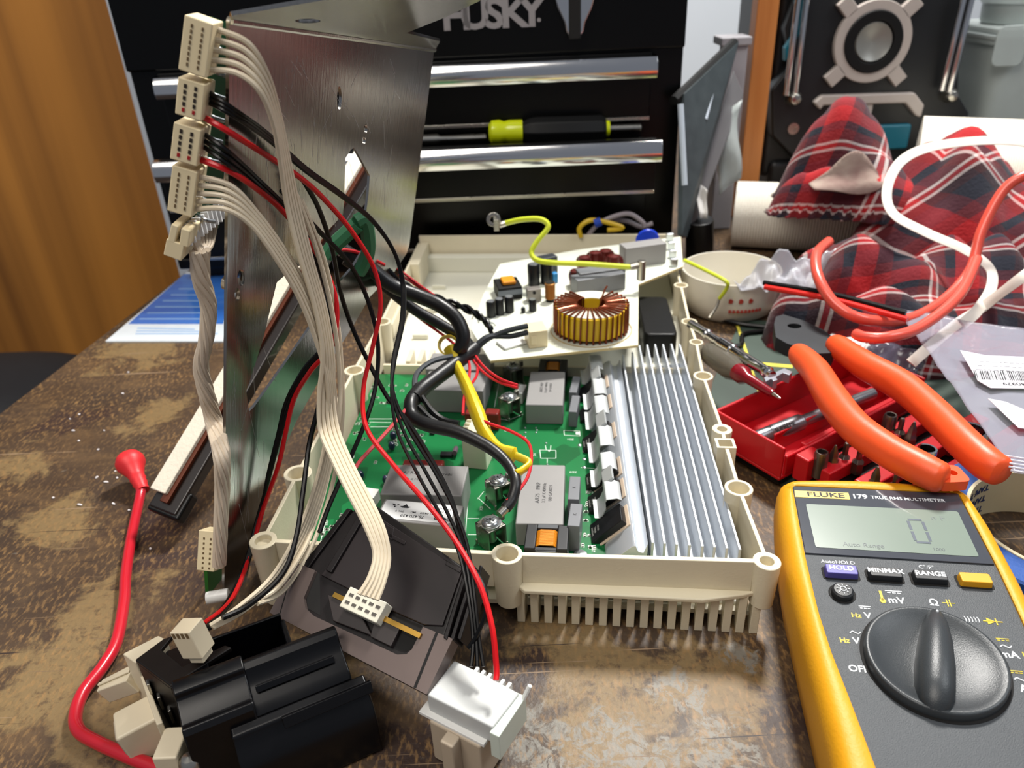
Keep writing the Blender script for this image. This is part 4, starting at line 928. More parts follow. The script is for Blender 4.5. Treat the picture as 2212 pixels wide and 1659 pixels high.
# ------------------------------------------------------------------ roll of blue tape
c = gz(2296, 1128, 25); tr_ = thing('tape_roll', 'roll of blue masking tape with TAPE printed inside its cream core', 'tape roll', T(c.x, c.y, 0))
MB().lathe([(40.5, 0), (55, 0), (56, 1), (56, 24), (55, 25), (40.5, 25)], n=72, closed=True).build('tape', mat('blue_tape', '1f4f9c', .6, var=.1, bump=.3, bscale=600), tr_)
core = MB().lathe([(38.8, .2), (40.5, .2), (40.5, 25.6), (38.8, 25.6)], n=72, closed=True).build('cardboard_core', mat('core_paper', 'd9cfae', .7, var=.04), tr_)
mb = MB(); mb2 = MB()
for j in range(11):
    for i in range(4):
        pass
def wrap_text(mb, txt, size, a0, z, flip=1, r=38.6):
    M = T(0, 0, 0); cu = bpy.data.curves.new('t', 'FONT'); cu.body = txt; cu.size = size; cu.extrude = .05; cu.offset = size*.03; cu.align_x = 'CENTER'; cu.align_y = 'CENTER'; cu.resolution_u = 3
    vs, fs = curve_geo(cu); out = []
    for p in vs:
        a = radians(a0)-(-p.x)/r*flip; out.append(((r-p.z)*cos(a), (r-p.z)*sin(a), z-p.y*flip))
    mb.add(out, fs)
for a0 in (118, 138, 158, 178, 198, 218, 238): 
    for q in range(3): wrap_text(mb, 'TAPE', 5.2, a0, 5.2+7*q)
mb.build('lettering', mat('navy_print', '16306e', .6), core)
rows = [[V((38.65*cos(radians(a)), 38.65*sin(radians(a)), z)) for a in range(168, 176, 1)] for z in (1, 24)]
MB().grid(rows).build('green_band', mat('green_print', '6b9a3a', .6), core, solid=.1)

# ------------------------------------------------------------------ cutting mat below the tools
zc = 2.
q = [gz(u, v, zc) for u, v in ((1505, 900), (1600, 690), (2300, 720), (2420, 960), (1760, 1100))]
cm = thing('cutting_mat', 'dark green cutting mat with yellow grid lines under the pliers and bit case', 'cutting mat', T(q[0].x, q[0].y, 0))
def CM(): return MB(T(-q[0].x, -q[0].y, 0))
CM().prism([(p.x, p.y) for p in q], 0, zc).build('mat_sheet', mat('mat_green', '39483f', .55, var=.08), cm, bev=.4)
mb = CM()
for a, b, w in (((1592, 700), (1625, 800), 2.2), ((1625, 800), (1640, 850), 1.6), ((1640, 786), (1712, 792), 5)):
    a, b = gz(*a, zc), gz(*b, zc); wallseg(mb, (a.x, a.y), (b.x, b.y), w, zc, zc+.15)
mb.build('grid_lines', mat('line_yellow', 'd8cc48', .5), cm)
# ------------------------------------------------------------------ bit case
zr = 30.
Lc, Bc, Fc = gz(1542, 885, zr), gz(1722, 806, zr), gz(1664, 985, zr)
cM = frame(Lc, Bc, z=(0, 0, 1)); cM.translation.z = 0
w1 = 132.; d1 = abs((cM.inverted() @ Fc).y)
case = thing('bit_case', 'open red and black screwdriver bit case under the orange pliers', 'tool case', cM)
redp = mat('red_plastic', 'b90f1a', .35, var=.06, coat=.2); 
mb = MB()
mb.box(0, w1, -d1, 0, 8, 10.5); t = 2.2
mb.box(0, w1, -t, 0, 10, zr).box(0, t, -d1, 0, 10, zr).box(w1-t, w1, -d1, 0, 10, zr).box(4, w1, -d1, -d1+t, 10, zr-7)
mb.build('lid_tray', redp, case, bev=1, seg=3)
MB().box(t+14, w1-8, -d1*.64, -d1*.60, 10, 23).box(t+22, w1-10, -d1*.93, -d1*.86, 10, 21).build('divider', redp, case, bev=.8)
MB().box(3, w1-2, -d1+2, -4, 2, 8.5).build('lid_shell', blackp, case, bev=2)
w2c = 100.
MB().box(8, w1-2, -d1-62, -d1-3, 2, 12).build('base_shell', blackp, case, bev=2.5, seg=3)
for i in range(3):
    MB().box(12+6*i, w1-4+4*i, -d1-22-20*i, -d1-12-20*i, 12, 21).build('bit_rack', redp, case, bev=1)
MB().box(6, 20, -d1-12, -d1-3, 10, 26).build('hinge_block', redp, case, bev=1)
cI = cM.inverted()
def bit(u, v, z, kind, r=3.6):
    p = cI @ gz(u, v, z)
    nm, lb = {'b': ('screwdriver_bit', 0), 's': ('socket', 0)}[kind]
    return p
bits = []
bm_ = mat('bit_steel', '77716a', .3, .9, rvar=.1)
for k, (u, v, kind) in enumerate(((1776, 975, 's'), (1805, 965, 'p'), (1830, 958, 'f'), (1860, 968, 'f'), (1925, 895, 's'), (1896, 1012, 'p'), (1950, 905, 'f'), (1975, 915, 'p'), (1990, 975, 'f'), (1868, 935, 'f'), (1940, 1020, 'f'))):
    p = gz(u, v, 30)
    if kind == 's': pr = [(0, 0), (3.9, 0), (3.9, 14), (3.2, 16), (2.4, 16), (2.4, 11), (0, 11)]
    elif kind == 'p': pr = [(0, 0), (3.4, 0), (3.4, 7), (2.6, 8), (2.6, 11), (.7, 17), (0, 17.4)]
    else: pr = [(0, 0), (3.4, 0), (3.4, 7), (1.7, 9), (1.7, 15), (1.2, 16.5), (0, 16.5)]
    o = MB(T(p.x, p.y, 14)).lathe(pr, n=6 if kind != 's' else 16).build('screwdriver_bit', bm_, bev=.2)
    lbs = ('short chrome hex holder standing foremost in the left of the bit case', 'pointed steel bit standing between the hex holder and a slim flat bit', 'slim flat bit just right of the pointed one in the bit case', 'steel bit half hidden beside the left orange handle', 'bright hex bit standing between the two orange handles, farthest back', 'pointed bit directly behind the top edge of the multimeter', 'dark flat bit between the orange handles, behind the chrome socket', 'pointed dark bit between the orange handles, nearest the right handle', 'small flat bit beside the chrome socket between the handles', 'flat bit behind the left orange handle near the red divider', 'dark bit end close behind the multimeter, under the left orange handle')
    tag(o, lbs[k], 'screwdriver bit', 'bits standing in the bit case')
for k, (u, v, r_) in enumerate(((2003, 972, 5), (2102, 918, 9))):
    p = gz(u, v, 34); o = MB(T(p.x, p.y, 16 if k == 0 else 12)).lathe([(r_*.68, 0), (r_, 0), (r_, 18), (r_*.95, 19), (r_*.74, 19), (r_*.7, 15), (r_*.68, 6)], n=24, closed=True).build('socket', chrome)
    tag(o, ('small chrome socket between the ends of the orange handles', 'large chrome socket at the edge of the clear labelled bag')[k], 'socket')
a, b = cI @ gz(1632, 950, 20), cI @ gz(1885, 850, 20)
drv = thing('bit_driver', 'grey steel bit driver shaft lying in the red case tray', 'bit driver', cM @ frame(a, b, z=(0, 0, 1)))
Lb = (b-a).length
MB(RY(90)).lathe([(0, 0), (4.6, 0), (5, 1), (5, Lb*.36), (3.6, Lb*.38), (3.6, Lb), (0, Lb)], n=20).build('shaft', mat('gunmetal', '8b8c90', .3, .85, rvar=.08), drv)
MB(T(Lb*.2, -3.2, 4.1) @ RX(40)).text('SUPREME', 4, th=.05).build('lettering', inkm, drv)

# ------------------------------------------------------------------ pliers
pz = 50.
ol_ = [gz(u, v, pz-3) for u, v in ((1672, 700), (1676, 684), (1692, 679), (1735, 692), (1778, 712), (1812, 738), (1800, 762), (1760, 764), (1735, 752), (1700, 742), (1676, 728))]
P0 = gz(1735, 720, pz-3)
pl = thing('pliers', 'combination pliers with bright orange handles lying across the red bit case', 'pliers', T(P0.x, P0.y, pz))
I = T(-P0.x, -P0.y, -pz)
hc = gz(1716, 704, pz-3); hole = [(hc.x+4.6*cos(a), hc.y+3.8*sin(a)) for a in [2*pi*i/20 for i in range(20)]]
MB(I).sheet([(p.x, p.y) for p in ol_], [hole], 9, T(0, 0, pz-7.5)).build('jaws', mat('forged_steel', '3d4043', .45, .7, var=.1), pl, bev=1)
org = mat('orange_grip', 'ea5524', .42, var=.05, bump=.1, bscale=500)
def grip(px_, name='handle'):
    P = [gz(u, v, z) for u, v, z, r in px_]; rs = [r for *_, r in px_]
    def rf(t):
        k = t*(len(rs)-1); i = min(int(k), len(rs)-2); return rs[i]+(rs[i+1]-rs[i])*(k-i)
    return MB(I).tube(P, rf, 18, flat=.92, k=8).build(name, org, pl, ang=70)
h1 = grip(((1722, 762, 47, 5), (1728, 768, 48, 7.4), (1760, 800, 50, 8.6), (1800, 865, 51, 9.2), (1850, 925, 52, 8.8), (1920, 975, 53, 8.4), (1985, 1010, 54, 8.2), (2030, 1032, 54, 7.6), (2043, 1038, 54, 4.5)))
h2 = grip(((1800, 742, 47, 5), (1812, 750, 48, 7.6), (1870, 790, 50, 8.6), (1950, 835, 51, 9), (2020, 895, 52, 8.8), (2080, 955, 53, 8.6), (2130, 1000, 53, 8.4), (2162, 1018, 53, 7.4), (2172, 1024, 53, 4)))
c = gz(2050, 1030, 52); mb = MB(I); a8 = [(c.x-6+12*(i % 2 == 9), 0) for i in range(1)]
mb.sheet(rrect(c.x-7, c.x+7, c.y-6, c.y+7, 3), [arc(c.x+2, c.y+1, 2, 0, 360, 12)[:-1]], 5, T(0, 0, 51)); mb.build('hanging_tab', org, h1, bev=.6)
# ------------------------------------------------------------------ small red screwdriver with clear handle
a, b, c_ = gz(1530, 760, 32), gz(1600, 808, 38), gz(1686, 861, 42)
s_ = thing('precision_screwdriver', 'small screwdriver with a clear handle and dark red shaft pointing into the bit case', 'screwdriver', T(*a))
I = T(-a.x, -a.y, -a.z)
mb = MB(I); lathe_between(mb, a, b, [(0, 0), (7, .02), (8, .2), (8, .75), (5, 1), (0, 1)], 12); mb.build('handle', mat('smoky_clear', '8b8578', .15, trans=.6, ior=1.3), s_, bev=.4)
mb = MB(I); lathe_between(mb, a.lerp(b, .9), c_, [(0, 0), (6, .02), (6, .16), (3.4, .26), (2.6, .8), (2, .84), (0, .84)], 12); mb.build('collar', mat('wine_red', '7d0f1c', .2, coat=.4), s_)
mb = MB(I); lathe_between(mb, b.lerp(c_, .8), c_, [(0, 0), (1.3, 0), (1.1, .7), (.4, 1), (0, 1)], 10); mb.build('tip', steel, s_)
# chrome pocket rod with hooked clip
a, b = gz(1492, 700, 40), gz(1668, 812, 44)
s_ = thing('telescopic_rod', 'shiny chrome telescopic rod with a hooked clip end lying beside the housing', 'rod', T(*a)); I = T(-a.x, -a.y, -a.z)
mb = MB(I); lathe_between(mb, a, b, [(0, 0), (3.2, 0), (3.2, .2), (4, .21), (4, .24), (3.2, .25), (3.2, .4), (4.4, .41), (4.4, .55), (3.6, .56), (3.6, .92), (4.2, .93), (4.2, .96), (3, .97), (3, 1), (0, 1)], 14); mb.build('shaft', chrome, s_)
q = [gz(u, v, 44) for u, v in ((1650, 815), (1694, 795), (1712, 803), (1706, 810), (1692, 805), (1676, 814), (1680, 820), (1670, 823), (1666, 818), (1654, 824))]
MB(I).prism([(p.x, p.y) for p in q], 38, 44).build('hook_clip', mat('pale_metal', 'b5bac4', .3, .8), s_, bev=.3)
# ------------------------------------------------------------------ black lead and white plug
pts = [gz(u, v, 4) for u, v in ((1560, 690), (1600, 700), (1640, 705), (1690, 712), (1640, 716), (1605, 722), (1600, 745), (1560, 750))]
tag(MB().tube(pts, 1.8, 8).build('black_lead', blackw), 'thin black lead curling on the bench between the bowl and the pliers', 'wire')
a, b = gz(1788, 735, 20), gz(1905, 772, 20)
pg = thing('network_plug', 'white ribbed network cable plug behind the orange handles', 'plug', T(*a)); I = T(-a.x, -a.y, -a.z)
mb = MB(I); lathe_between(mb, a.lerp(b, .3), b, [(0, 0), (6, 0), (7, .1), (7, .45), (5.5, .5), (6.5, .56), (5, .62), (6, .7), (4.6, .76), (5.4, .84), (4, .9), (4, 1), (0, 1)], 12); mb.build('boot', whitep, pg)
MB(I @ frame(a, b, z=(0, 0, 1))).box(0, 16, -6, 6, -4, 4).build('contact_block', clr, pg, bev=.6)
# ------------------------------------------------------------------ bowl
c = gz(1580, 578, 36); bc = V((c.x, c.y, 0))
rb = (gz(1690, 580, 36)-gz(1470, 572, 36)).length/2
bowl = thing('bowl', 'shallow white porcelain bowl with red marks beside the housing', 'bowl', T(bc.x, bc.y, 0))
MB().lathe([(0, 0), (rb*.78, 0), (rb*.9, 4), (rb*.99, 16), (rb, 33), (rb*.985, 36), (rb*.95, 36), (rb*.94, 20), (rb*.8, 7), (0, 5)], n=48).build('dish', mat('porcelain', 'd9d4c6', .2, coat=.5, var=.02), bowl)
mb = MB()
for j, (row, z, n_, s_) in enumerate(((0, 23, 3, 4.2), (1, 14, 9, 3.0))):
    for i in range(n_):
        a = radians(-90+(-14+i*(11 if row == 0 else 4.4))); rr = rb*(1.0 if row == 0 else .985)
        mb.prism([(s_*.5*cos(2*pi*k/5*2+1.57), s_*.5*sin(2*pi*k/5*2+1.57)) for k in range(5)] if False else [(-s_*.45, -s_*.4), (s_*.2, -s_*.45), (s_*.45, s_*.1), (0, s_*.5), (-s_*.4, s_*.3)], 0, .5, T(rr*cos(a), rr*sin(a), z) @ RZ(math.degrees(a)+90) @ RX(90))
mb.build('red_marks', mat('red_glaze', 'a83a30', .4), bowl)
# yellow-green wire with a spade end hanging over the bowl rim
pts = [gz(1478, 562, 50), gz(1520, 582, 48), gz(1567, 607, 44), gz(1570, 622, 38), gz(1554, 645, 28)]
s_ = thing('spade_wire', 'short yellow-green wire bent over the bowl rim with a metal spade end', 'wire', T(*pts[0])); I = T(-pts[0].x, -pts[0].y, -pts[0].z)
MB(I).tube(pts, 1.5, 8).build('insulation', ygw, s_)
MB(I).tube([pts[-1], gz(1548, 662, 22), gz(1532, 686, 14)], 1.2, 6, smooth=False).build('spade_terminal', steel, s_)
# ------------------------------------------------------------------ plaid shirt heaped on the bench
def plaid_mat():
    m = bpy.data.materials.new('plaid_flannel'); m.use_nodes = True; nt = m.node_tree; N = nt.nodes; L = nt.links; b = N['Principled BSDF']
    uv = N.new('ShaderNodeUVMap'); uv.uv_map = 'map'; sp = N.new('ShaderNodeSeparateXYZ'); L.new(uv.outputs[0], sp.inputs[0])
    def rampn(o, off):
        ad = N.new('ShaderNodeMath'); ad.operation = 'ADD'; ad.inputs[1].default_value = off; L.new(o, ad.inputs[0])
        fr = N.new('ShaderNodeMath'); fr.operation = 'FRACT'; L.new(ad.outputs[0], fr.inputs[0])
        r = N.new('ShaderNodeValToRGB'); r.color_ramp.interpolation = 'CONSTANT'
        st = [(0, '980a12'), (.2, '4e0c18'), (.34, '0b1020'), (.56, '30090f'), (.66, 'c8bcb8'), (.69, '980a12'), (.74, 'c8bcb8'), (.77, '5c0a13'), (.9, '0b1020')]
        e = r.color_ramp.elements; e[0].position, e[0].color = 0, lin(st[0][1]); e[1].position, e[1].color = st[1][0], lin(st[1][1])
        for p, c in st[2:]: x = e.new(p); x.color = lin(c)
        L.new(fr.outputs[0], r.inputs[0]); return r.outputs[0]
    mx = N.new('ShaderNodeMix'); mx.data_type = 'RGBA'; mx.inputs[0].default_value = .5; L.new(rampn(sp.outputs[0], .1), mx.inputs[6]); L.new(rampn(sp.outputs[1], .35), mx.inputs[7])
    L.new(mx.outputs[2], b.inputs['Base Color']); b.inputs['Roughness'].default_value = .95; b.inputs['Sheen Weight'].default_value = .08
    tc = N.new('ShaderNodeTexCoord'); n2 = N.new('ShaderNodeTexNoise'); n2.inputs['Scale'].default_value = 450; L.new(tc.outputs['Object'], n2.inputs['Vector'])
    bp = N.new('ShaderNodeBump'); bp.inputs['Strength'].default_value = .5; bp.inputs['Distance'].default_value = .001; L.new(n2.outputs['Fac'], bp.inputs['Height']); L.new(bp.outputs[0], b.inputs['Normal'])
    return m
from mathutils import noise as mn
plaid = plaid_mat()
def seg_d(p, a, b):
    ab = b-a; t = max(0, min(1, (p-a).dot(ab)/ab.length_squared)); return (p-a-ab*t).length, t
def heap(ridges, x0, x1, y0, y1, st, lift=0., k=1.6, foldamp=7., seed=0, uvs=90., rot=25, cut=0.):
    R = []
    for q in ridges:
        P = [(gy(u, v, Y), w) for u, v, Y, w in q]; R.append(P)
    rows = []; nx = int((x1-x0)/st); ny = int((y1-y0)/st)
    H = {}
    for j in range(ny+1):
        for i in range(nx+1):
            x, y = x0+i*st, y0+j*st; h = 0
            wv = mn.noise(V((x*.012+seed, y*.012, 0)))*16; wx, wy = x+wv, y+mn.noise(V((x*.012, y*.012+9, seed)))*16
            for P in R:
                for (a, wa), (b, wb) in zip(P, P[1:]):
                    d, t = seg_d(V((wx, wy)), a.xy, b.xy); w_ = wa+(wb-wa)*t; z = a.z+(b.z-a.z)*t
                    q = max(0, 1-(d/w_)**2)
                    h = max(h, z*q**.55) if h == 0 else max(h, z*q**.55, (h**4+(z*q**.55)**4)**.25)
            fold = abs(mn.noise(V((x*.028+seed*3, y*.016, 4))))*2-.5
            if h > 1: h += (foldamp*fold+4.0*mn.noise(V((x*.06, y*.05, seed))))*min(1, h/14)
            H[i, j] = max(h, 0)
    mb = MB(); idx = {}; vs = []; fs = []; uv = []; cr, sr = cos(radians(rot)), sin(radians(rot))
    for (i, j), h in H.items():
        idx[i, j] = len(vs); x, y = x0+i*st, y0+j*st; vs.append(V((x, y, max(h, cut)+lift)))
        a, b = x, y+h*.9; uv.append(((a*cr-b*sr)/uvs, (a*sr+b*cr)/uvs))
    for j in range(ny):
        for i in range(nx):
            q = [(i, j), (i+1, j), (i+1, j+1), (i, j+1)]
            if max(H[c] for c in q) > max(1.2, cut): fs.append(tuple(idx[c] for c in q))
    used = sorted({i for f in fs for i in f}); mp = {o: n for n, o in enumerate(used)}
    mb.add([vs[i] for i in used], [tuple(mp[i] for i in f) for f in fs], 0, None, [uv[i] for i in used]); return mb
shirt = thing('plaid_shirt', 'red and navy plaid flannel shirt heaped over the paper rolls', 'shirt', T(0, 0, 0))
ra = ([(1728, 335, 705, 32), (1785, 282, 702, 40), (1850, 288, 696, 42), (1900, 355, 675, 42)], [(1730, 370, 655, 24), (1800, 395, 650, 26), (1900, 410, 640, 34), (1990, 400, 640, 40)])
heap(ra, 195, 400, 590, 770, 3, 0, foldamp=8, seed=2, uvs=80, rot=20, cut=62).build('sleeve', plaid, shirt, ang=180, solid=1.2)
rb_ = ([(1960, 400, 640, 40), (2050, 358, 650, 56), (2120, 390, 630, 60), (2230, 520, 580, 70)], [(2060, 420, 610, 50), (2200, 480, 580, 60)])
heap(rb_, 245, 520, 500, 740, 3, 0, foldamp=12, seed=5, uvs=92, rot=-32).build('body', plaid, shirt, ang=180, solid=1.2)
rc = ([(1790, 525, 590, 24), (1850, 545, 560, 30), (1960, 580, 540, 36), (2080, 560, 540, 44), (2230, 600, 520, 60)], [(1760, 620, 520, 26), (1850, 660, 500, 26), (1960, 650, 500, 40), (2120, 650, 500, 50)])
heap(rc, 195, 520, 440, 650, 3, 0, foldamp=13, seed=8, uvs=70, rot=12).build('sleeve', plaid, shirt, ang=180, solid=1.2)
tp = [(1748, 396), (1790, 368), (1828, 334), (1862, 328), (1896, 372)]; bt_ = [(1760, 410), (1800, 412), (1850, 420), (1885, 415), (1915, 400)]
tp = catmull([gy(u, v, 640) for u, v in tp], 4); bt_ = catmull([gy(u, v, 622) for u, v in bt_], 4)
MB().grid([[a.lerp(b, t)+V((0, 6*sin(t*3.1), 0)) for a, b in zip(tp, bt_)] for t in (0, .25, .5, .75, 1)]).build('lining', mat('lining_grey', 'a89c8e', .95, var=.15, scale=60, bump=.5, h2='5e2a30'), shirt, ang=180, solid=1)
# ------------------------------------------------------------------ cables over the shirt
salm = mat('salmon_cable', 'd8503f', .35, coat=.3, var=.04)
pts = [gy(*q) for q in ((2260, 372, 520), (2212, 380, 520), (2165, 415, 520), (2120, 500, 510), (2095, 585, 495), (2030, 655, 470), (1955, 690, 450), (1867, 690, 440), (1805, 658, 450), (1768, 600, 470), (1764, 550, 495), (1790, 522, 520))]
tag(MB().tube(pts, 3.6, 12).build('salmon_cable', salm), 'thick salmon red cable sweeping in a wide loop over the plaid shirt', 'cable')
pts = [gy(*q) for q in ((2110, 560, 478), (2070, 640, 440), (1990, 705, 415), (1920, 728, 405), (1868, 728, 410), (1850, 722, 418))]
tag(MB().tube(pts, 3.4, 12).build('salmon_cable', salm), 'shorter salmon red cable passing below the wide loop, towards the network plug', 'cable')
a, b = gy(1652, 620, 500), gy(1960, 690, 432)
pr = thing('test_probe_lead', 'thin straight red and black twin lead running from the bowl to the clear bag', 'lead', T(*a)); I = T(-a.x, -a.y, -a.z)
MB(I).tube([a, a.lerp(b, .5)+V((0, 0, 2)), b], 2.0, 10).build('red_core', mat('bright_red', 'e0281f', .35), pr)
MB(I).tube([a+V((0, 3, 2)), a.lerp(b, .5)+V((0, 3.4, 4.5)), b+V((0, 3, 3))], 1.8, 10).build('black_core', blackw, pr)
flatw = mat('white_flat_cable', 'e6ddd2', .4, var=.03)
pts = [gy(*q) for q in ((2290, 330, 590), (2212, 308, 590), (2120, 304, 590), (2010, 318, 585), (1945, 350, 575), (1916, 410, 560), (1930, 462, 545), (2000, 502, 530), (2085, 540, 515), (2138, 580, 500), (2140, 625, 480), (2110, 672, 460), (2078, 700, 440))]
tag(MB().tube(pts, .9, 8, flat=4.4, up=(0, -.7, .7)).build('flat_cable', flatw), 'white flat cable curving in a big loop over the shirt', 'cable')
pts = [gy(2290, 540, 470), gy(2212, 596, 455)]+[gz(u, v, z) for u, v, z in ((2120, 665, 50), (2060, 705, 44), (1990, 765, 38), (1968, 785, 34))]
tag(MB().tube(pts, .9, 8, flat=4.2, up=(0, -.5, .85)).build('flat_cable', flatw), 'straight stretch of white flat cable passing under the clear labelled bag', 'cable')
# ------------------------------------------------------------------ plastic bags
def bag_mat(name, h, alpha):
    m = mat(name, h, .22, var=.05, coat=.6); b = m.node_tree.nodes['Principled BSDF']; b.inputs['Alpha'].default_value = alpha; return m
def crumple(q, n, m_, amp, seed, f=.05):
    """bilinear patch of four corners with creases"""
    rows = []
    for i in range(n+1):
        s_ = i/n; r = []
        for j in range(m_+1):
            t = j/m_; p = q[0].lerp(q[1], t).lerp(q[3].lerp(q[2], t), s_)
            d = abs(mn.noise(V((p.x*f+seed, p.y*f, seed))))*2-.4+.4*mn.noise(V((p.x*f*3, p.y*f*3, seed)))
            r.append(p+V((0, 0, amp*d)))
        rows.append(r)
    return rows
q = [gz(2195, 1024, 58), gz(1935, 664, 54), gz(2380, 735, 60), gz(2480, 1010, 60)]
q = [gz(2192, 1020, 56), gz(2480, 1060, 60), gz(2400, 745, 60), gz(1935, 664, 52)]
zb_ = thing('zip_bag', 'clear zip bag with a white barcode label lying over the cables at the right', 'bag', T(*q[0])); I = T(-q[0].x, -q[0].y, -q[0].z)
mb = MB(I); mb.grid(crumple(q, 36, 30, 1.6, 3, .03)); mb.build('film', bag_mat('bag_film', 'aeadbc', .4), zb_, ang=180, solid=.25)
labm = mat('sticker_white', 'e9e7ee', .45)
def flatpoly(px_, z, dz=.2): return [(p.x, p.y) for p in (gz(u, v, z) for u, v in px_)]
lab = MB(I).prism(flatpoly(((2074, 757), (2130, 768), (2230, 772), (2270, 840), (2140, 838), (2112, 822)), 59.5), 59.3, 59.6).build('label', labm, zb_)
MB(I).prism(flatpoly(((2134, 861), (2172, 868), (2260, 905), (2250, 930), (2200, 924)), 59.5), 59.3, 59.6).build('label', labm, zb_)
mb = MB(I); a, b, c_ = gz(2108, 820, 59.6), gz(2270, 824, 59.6), gz(2102, 800, 59.6)
n = 46; x = 0.
while x < 1:
    w_ = rnd.choice((.006, .012, .018)); p0, p1 = a.lerp(b, x), a.lerp(b, min(1, x+w_)); d = c_-a
    mb.prism([(p0.x, p0.y), (p1.x, p1.y), (p1.x+d.x, p1.y+d.y), (p0.x+d.x, p0.y+d.y)], 59.6, 59.7); x += w_+rnd.choice((.008, .014))
P = gz(2190, 829, 59.7); mb.text('40979', 4.6, T(P.x, P.y, P.z) @ RZ(172), th=.03, bold=.01)
for k in range(3):                       # lines of print too fine to read
    u = 2108+4*k
    while u < 2240-10*k:
        l = rnd.choice((5, 9, 13)); p0, p1 = gz(u, 797-8.5*k+.05*(u-2100), 59.7), gz(u+l, 797-8.5*k+.05*(u+l-2100), 59.7); wallseg(mb, (p0.x, p0.y), (p1.x, p1.y), .55, 59.6, 59.7); u += l+4
mb.build('print', inkm, lab)
mb = MB(I)
for k in range(5): mb.tube([gz(2167+k*4, 984+k*8, 58), gz(2400, 1020+k*8, 60)], .5, 6, smooth=False)
mb.build('zip_strip', mat('bag_zip', 'd5d3de', .3), zb_)
q = [gz(1585, 610, 40), gz(1745, 640, 30), gz(1830, 560, 50), gz(1660, 545, 60)]
bg = MB().grid(crumple(q, 26, 30, 13, 11, .05)); tag(bg.build('plastic_bag', bag_mat('bag_grey', 'c9cad2', .55), ang=60, solid=.3), 'crumpled clear plastic bag spilling out of the porcelain bowl', 'bag')
q = [gz(1560, 600, 34), gz(1640, 622, 34), gz(1700, 580, 50), gz(1600, 560, 40)]
q = [gz(1842, 790, 20), gz(1960, 850, 20), gz(2000, 780, 26), gz(1895, 735, 30)]
tag(MB().grid(crumple(q, 14, 14, 8, 4, .06)).build('smoky_pouch', bag_mat('pouch_smoke', '5a5566', .75), ang=50, solid=.3), 'smoky antistatic pouch between the network plug and the right orange handle', 'pouch')
q = [gz(1530, 770, 12), gz(1590, 830, 12), gz(1640, 850, 12), gz(1600, 780, 14)]

# ------------------------------------------------------------------ left side: magazine, crumbs, red test lead
q = [gz(228, 738, 1), gz(482, 738, 1), gz(520, 590, 1), gz(404, 588, 1)]
bk = thing('printed_sheet', 'glossy blue printed sheet with a white band near the left bench edge', 'sheet', T(q[0].x, q[0].y, 0)); I = T(-q[0].x, -q[0].y, 0)
MB(I).prism([(p.x, p.y) for p in q], 0, 1.6).build('sheet_body', mat('sheet_white', 'dfe8ee', .25, coat=.4), bk, bev=.3)
a = [gz(277, 700, 1.6), gz(482, 700, 1.6), gz(518, 592, 1.6), gz(398, 592, 1.6)]
MB(I).prism([(p.x, p.y) for p in a], 1.6, 1.7).build('blue_panel', mat('sheet_blue', '1b4fb4', .3, coat=.4, var=.2, scale=30, stretch=(.15, 3, 1), h2='4a8ad8'), bk)
mb = MB(I)
for k in range(9):
    a, b = gz(292+k*2, 722-k*0-(k % 3)*6, 1.6), gz(470, 722-(k % 3)*6, 1.6)
    if k < 3: mb.prism([(a.x, a.y), (b.x-10*k, b.y), (b.x-10*k, b.y+2), (a.x, a.y+2)], 1.6, 1.7)
for k in range(6):
    v = 690-k*13; a, b = gz(300+k*17, v, 1.7), gz(440+k*4, v, 1.7); mb.prism([(a.x, a.y), (b.x, b.y), (b.x, b.y+2.2), (a.x, a.y+2.2)], 1.7, 1.8)
mb.build('print_lines', mat('pale_blue_print', '8fb3dc', .4), bk)
crm = mat('crumb_white', 'e4dede', .5); first = None
for k, (u, v, a) in enumerate(((277, 804, 3), (265, 850, 5), (171, 895, 3), (158, 930, 5), (170, 952, 3), (212, 971, 3), (151, 905, 2), (225, 930, 2), (209, 1031, 4), (229, 1041, 6), (172, 1090, 7), (245, 1088, 5), (253, 1032, 3), (115, 1075, 3), (279, 1102, 3), (249, 1018, 2), (325, 1185, 3))):
    p = gz(u, v, .5)
    o = MB(T(p.x, p.y, .0) @ RZ(rnd.uniform(0, 180))).lathe([(0, 0), (.55, .1), (.7, .5), (.5, .9), (0, 1)], Matrix.Diagonal((a*.42, 1, 1, 1)), 10).build('crumb', crm)
    tag(o, 'tiny white plastic crumb on the bare bench top left of the metal bracket', 'crumb', 'white crumbs on the left of the bench')
rl = mat('test_lead_red', 'c0182a', .3, coat=.4, var=.04)
pts = [gz(u, v, z) for u, v, z in ((306, 1052, 8), (300, 1085, 5), (284, 1160, 4), (272, 1240, 4), (268, 1300, 4), (252, 1385, 4), (222, 1440, 4), (180, 1495, 4), (163, 1545, 4), (172, 1580, 4), (215, 1606, 4), (280, 1635, 4), (350, 1665, 4), (420, 1710, 4))]
tl_ = thing('test_lead', 'thick glossy red test lead with a rubber boot in the left foreground', 'test lead', T(*pts[0])); I = T(-pts[0].x, -pts[0].y, -pts[0].z)
MB(I).tube(pts, 2.7, 14).build('cable', rl, tl_)
a, b = gz(278, 992, 16), gz(309, 1058, 7)
mb = MB(I); lathe_between(mb, a, b, [(0, -.05), (7.0, -.05), (8.4, .08), (8.2, .2), (6.6, .32), (4.8, .5), (4.2, .62), (4.6, .66), (3.9, .74), (4.2, .8), (3.5, .9), (3.6, 1.02), (0, 1.02)], 24)
mb.build('rubber_boot', mat('boot_red', 'dc2b30', .45, var=.05), tl_, ang=60)
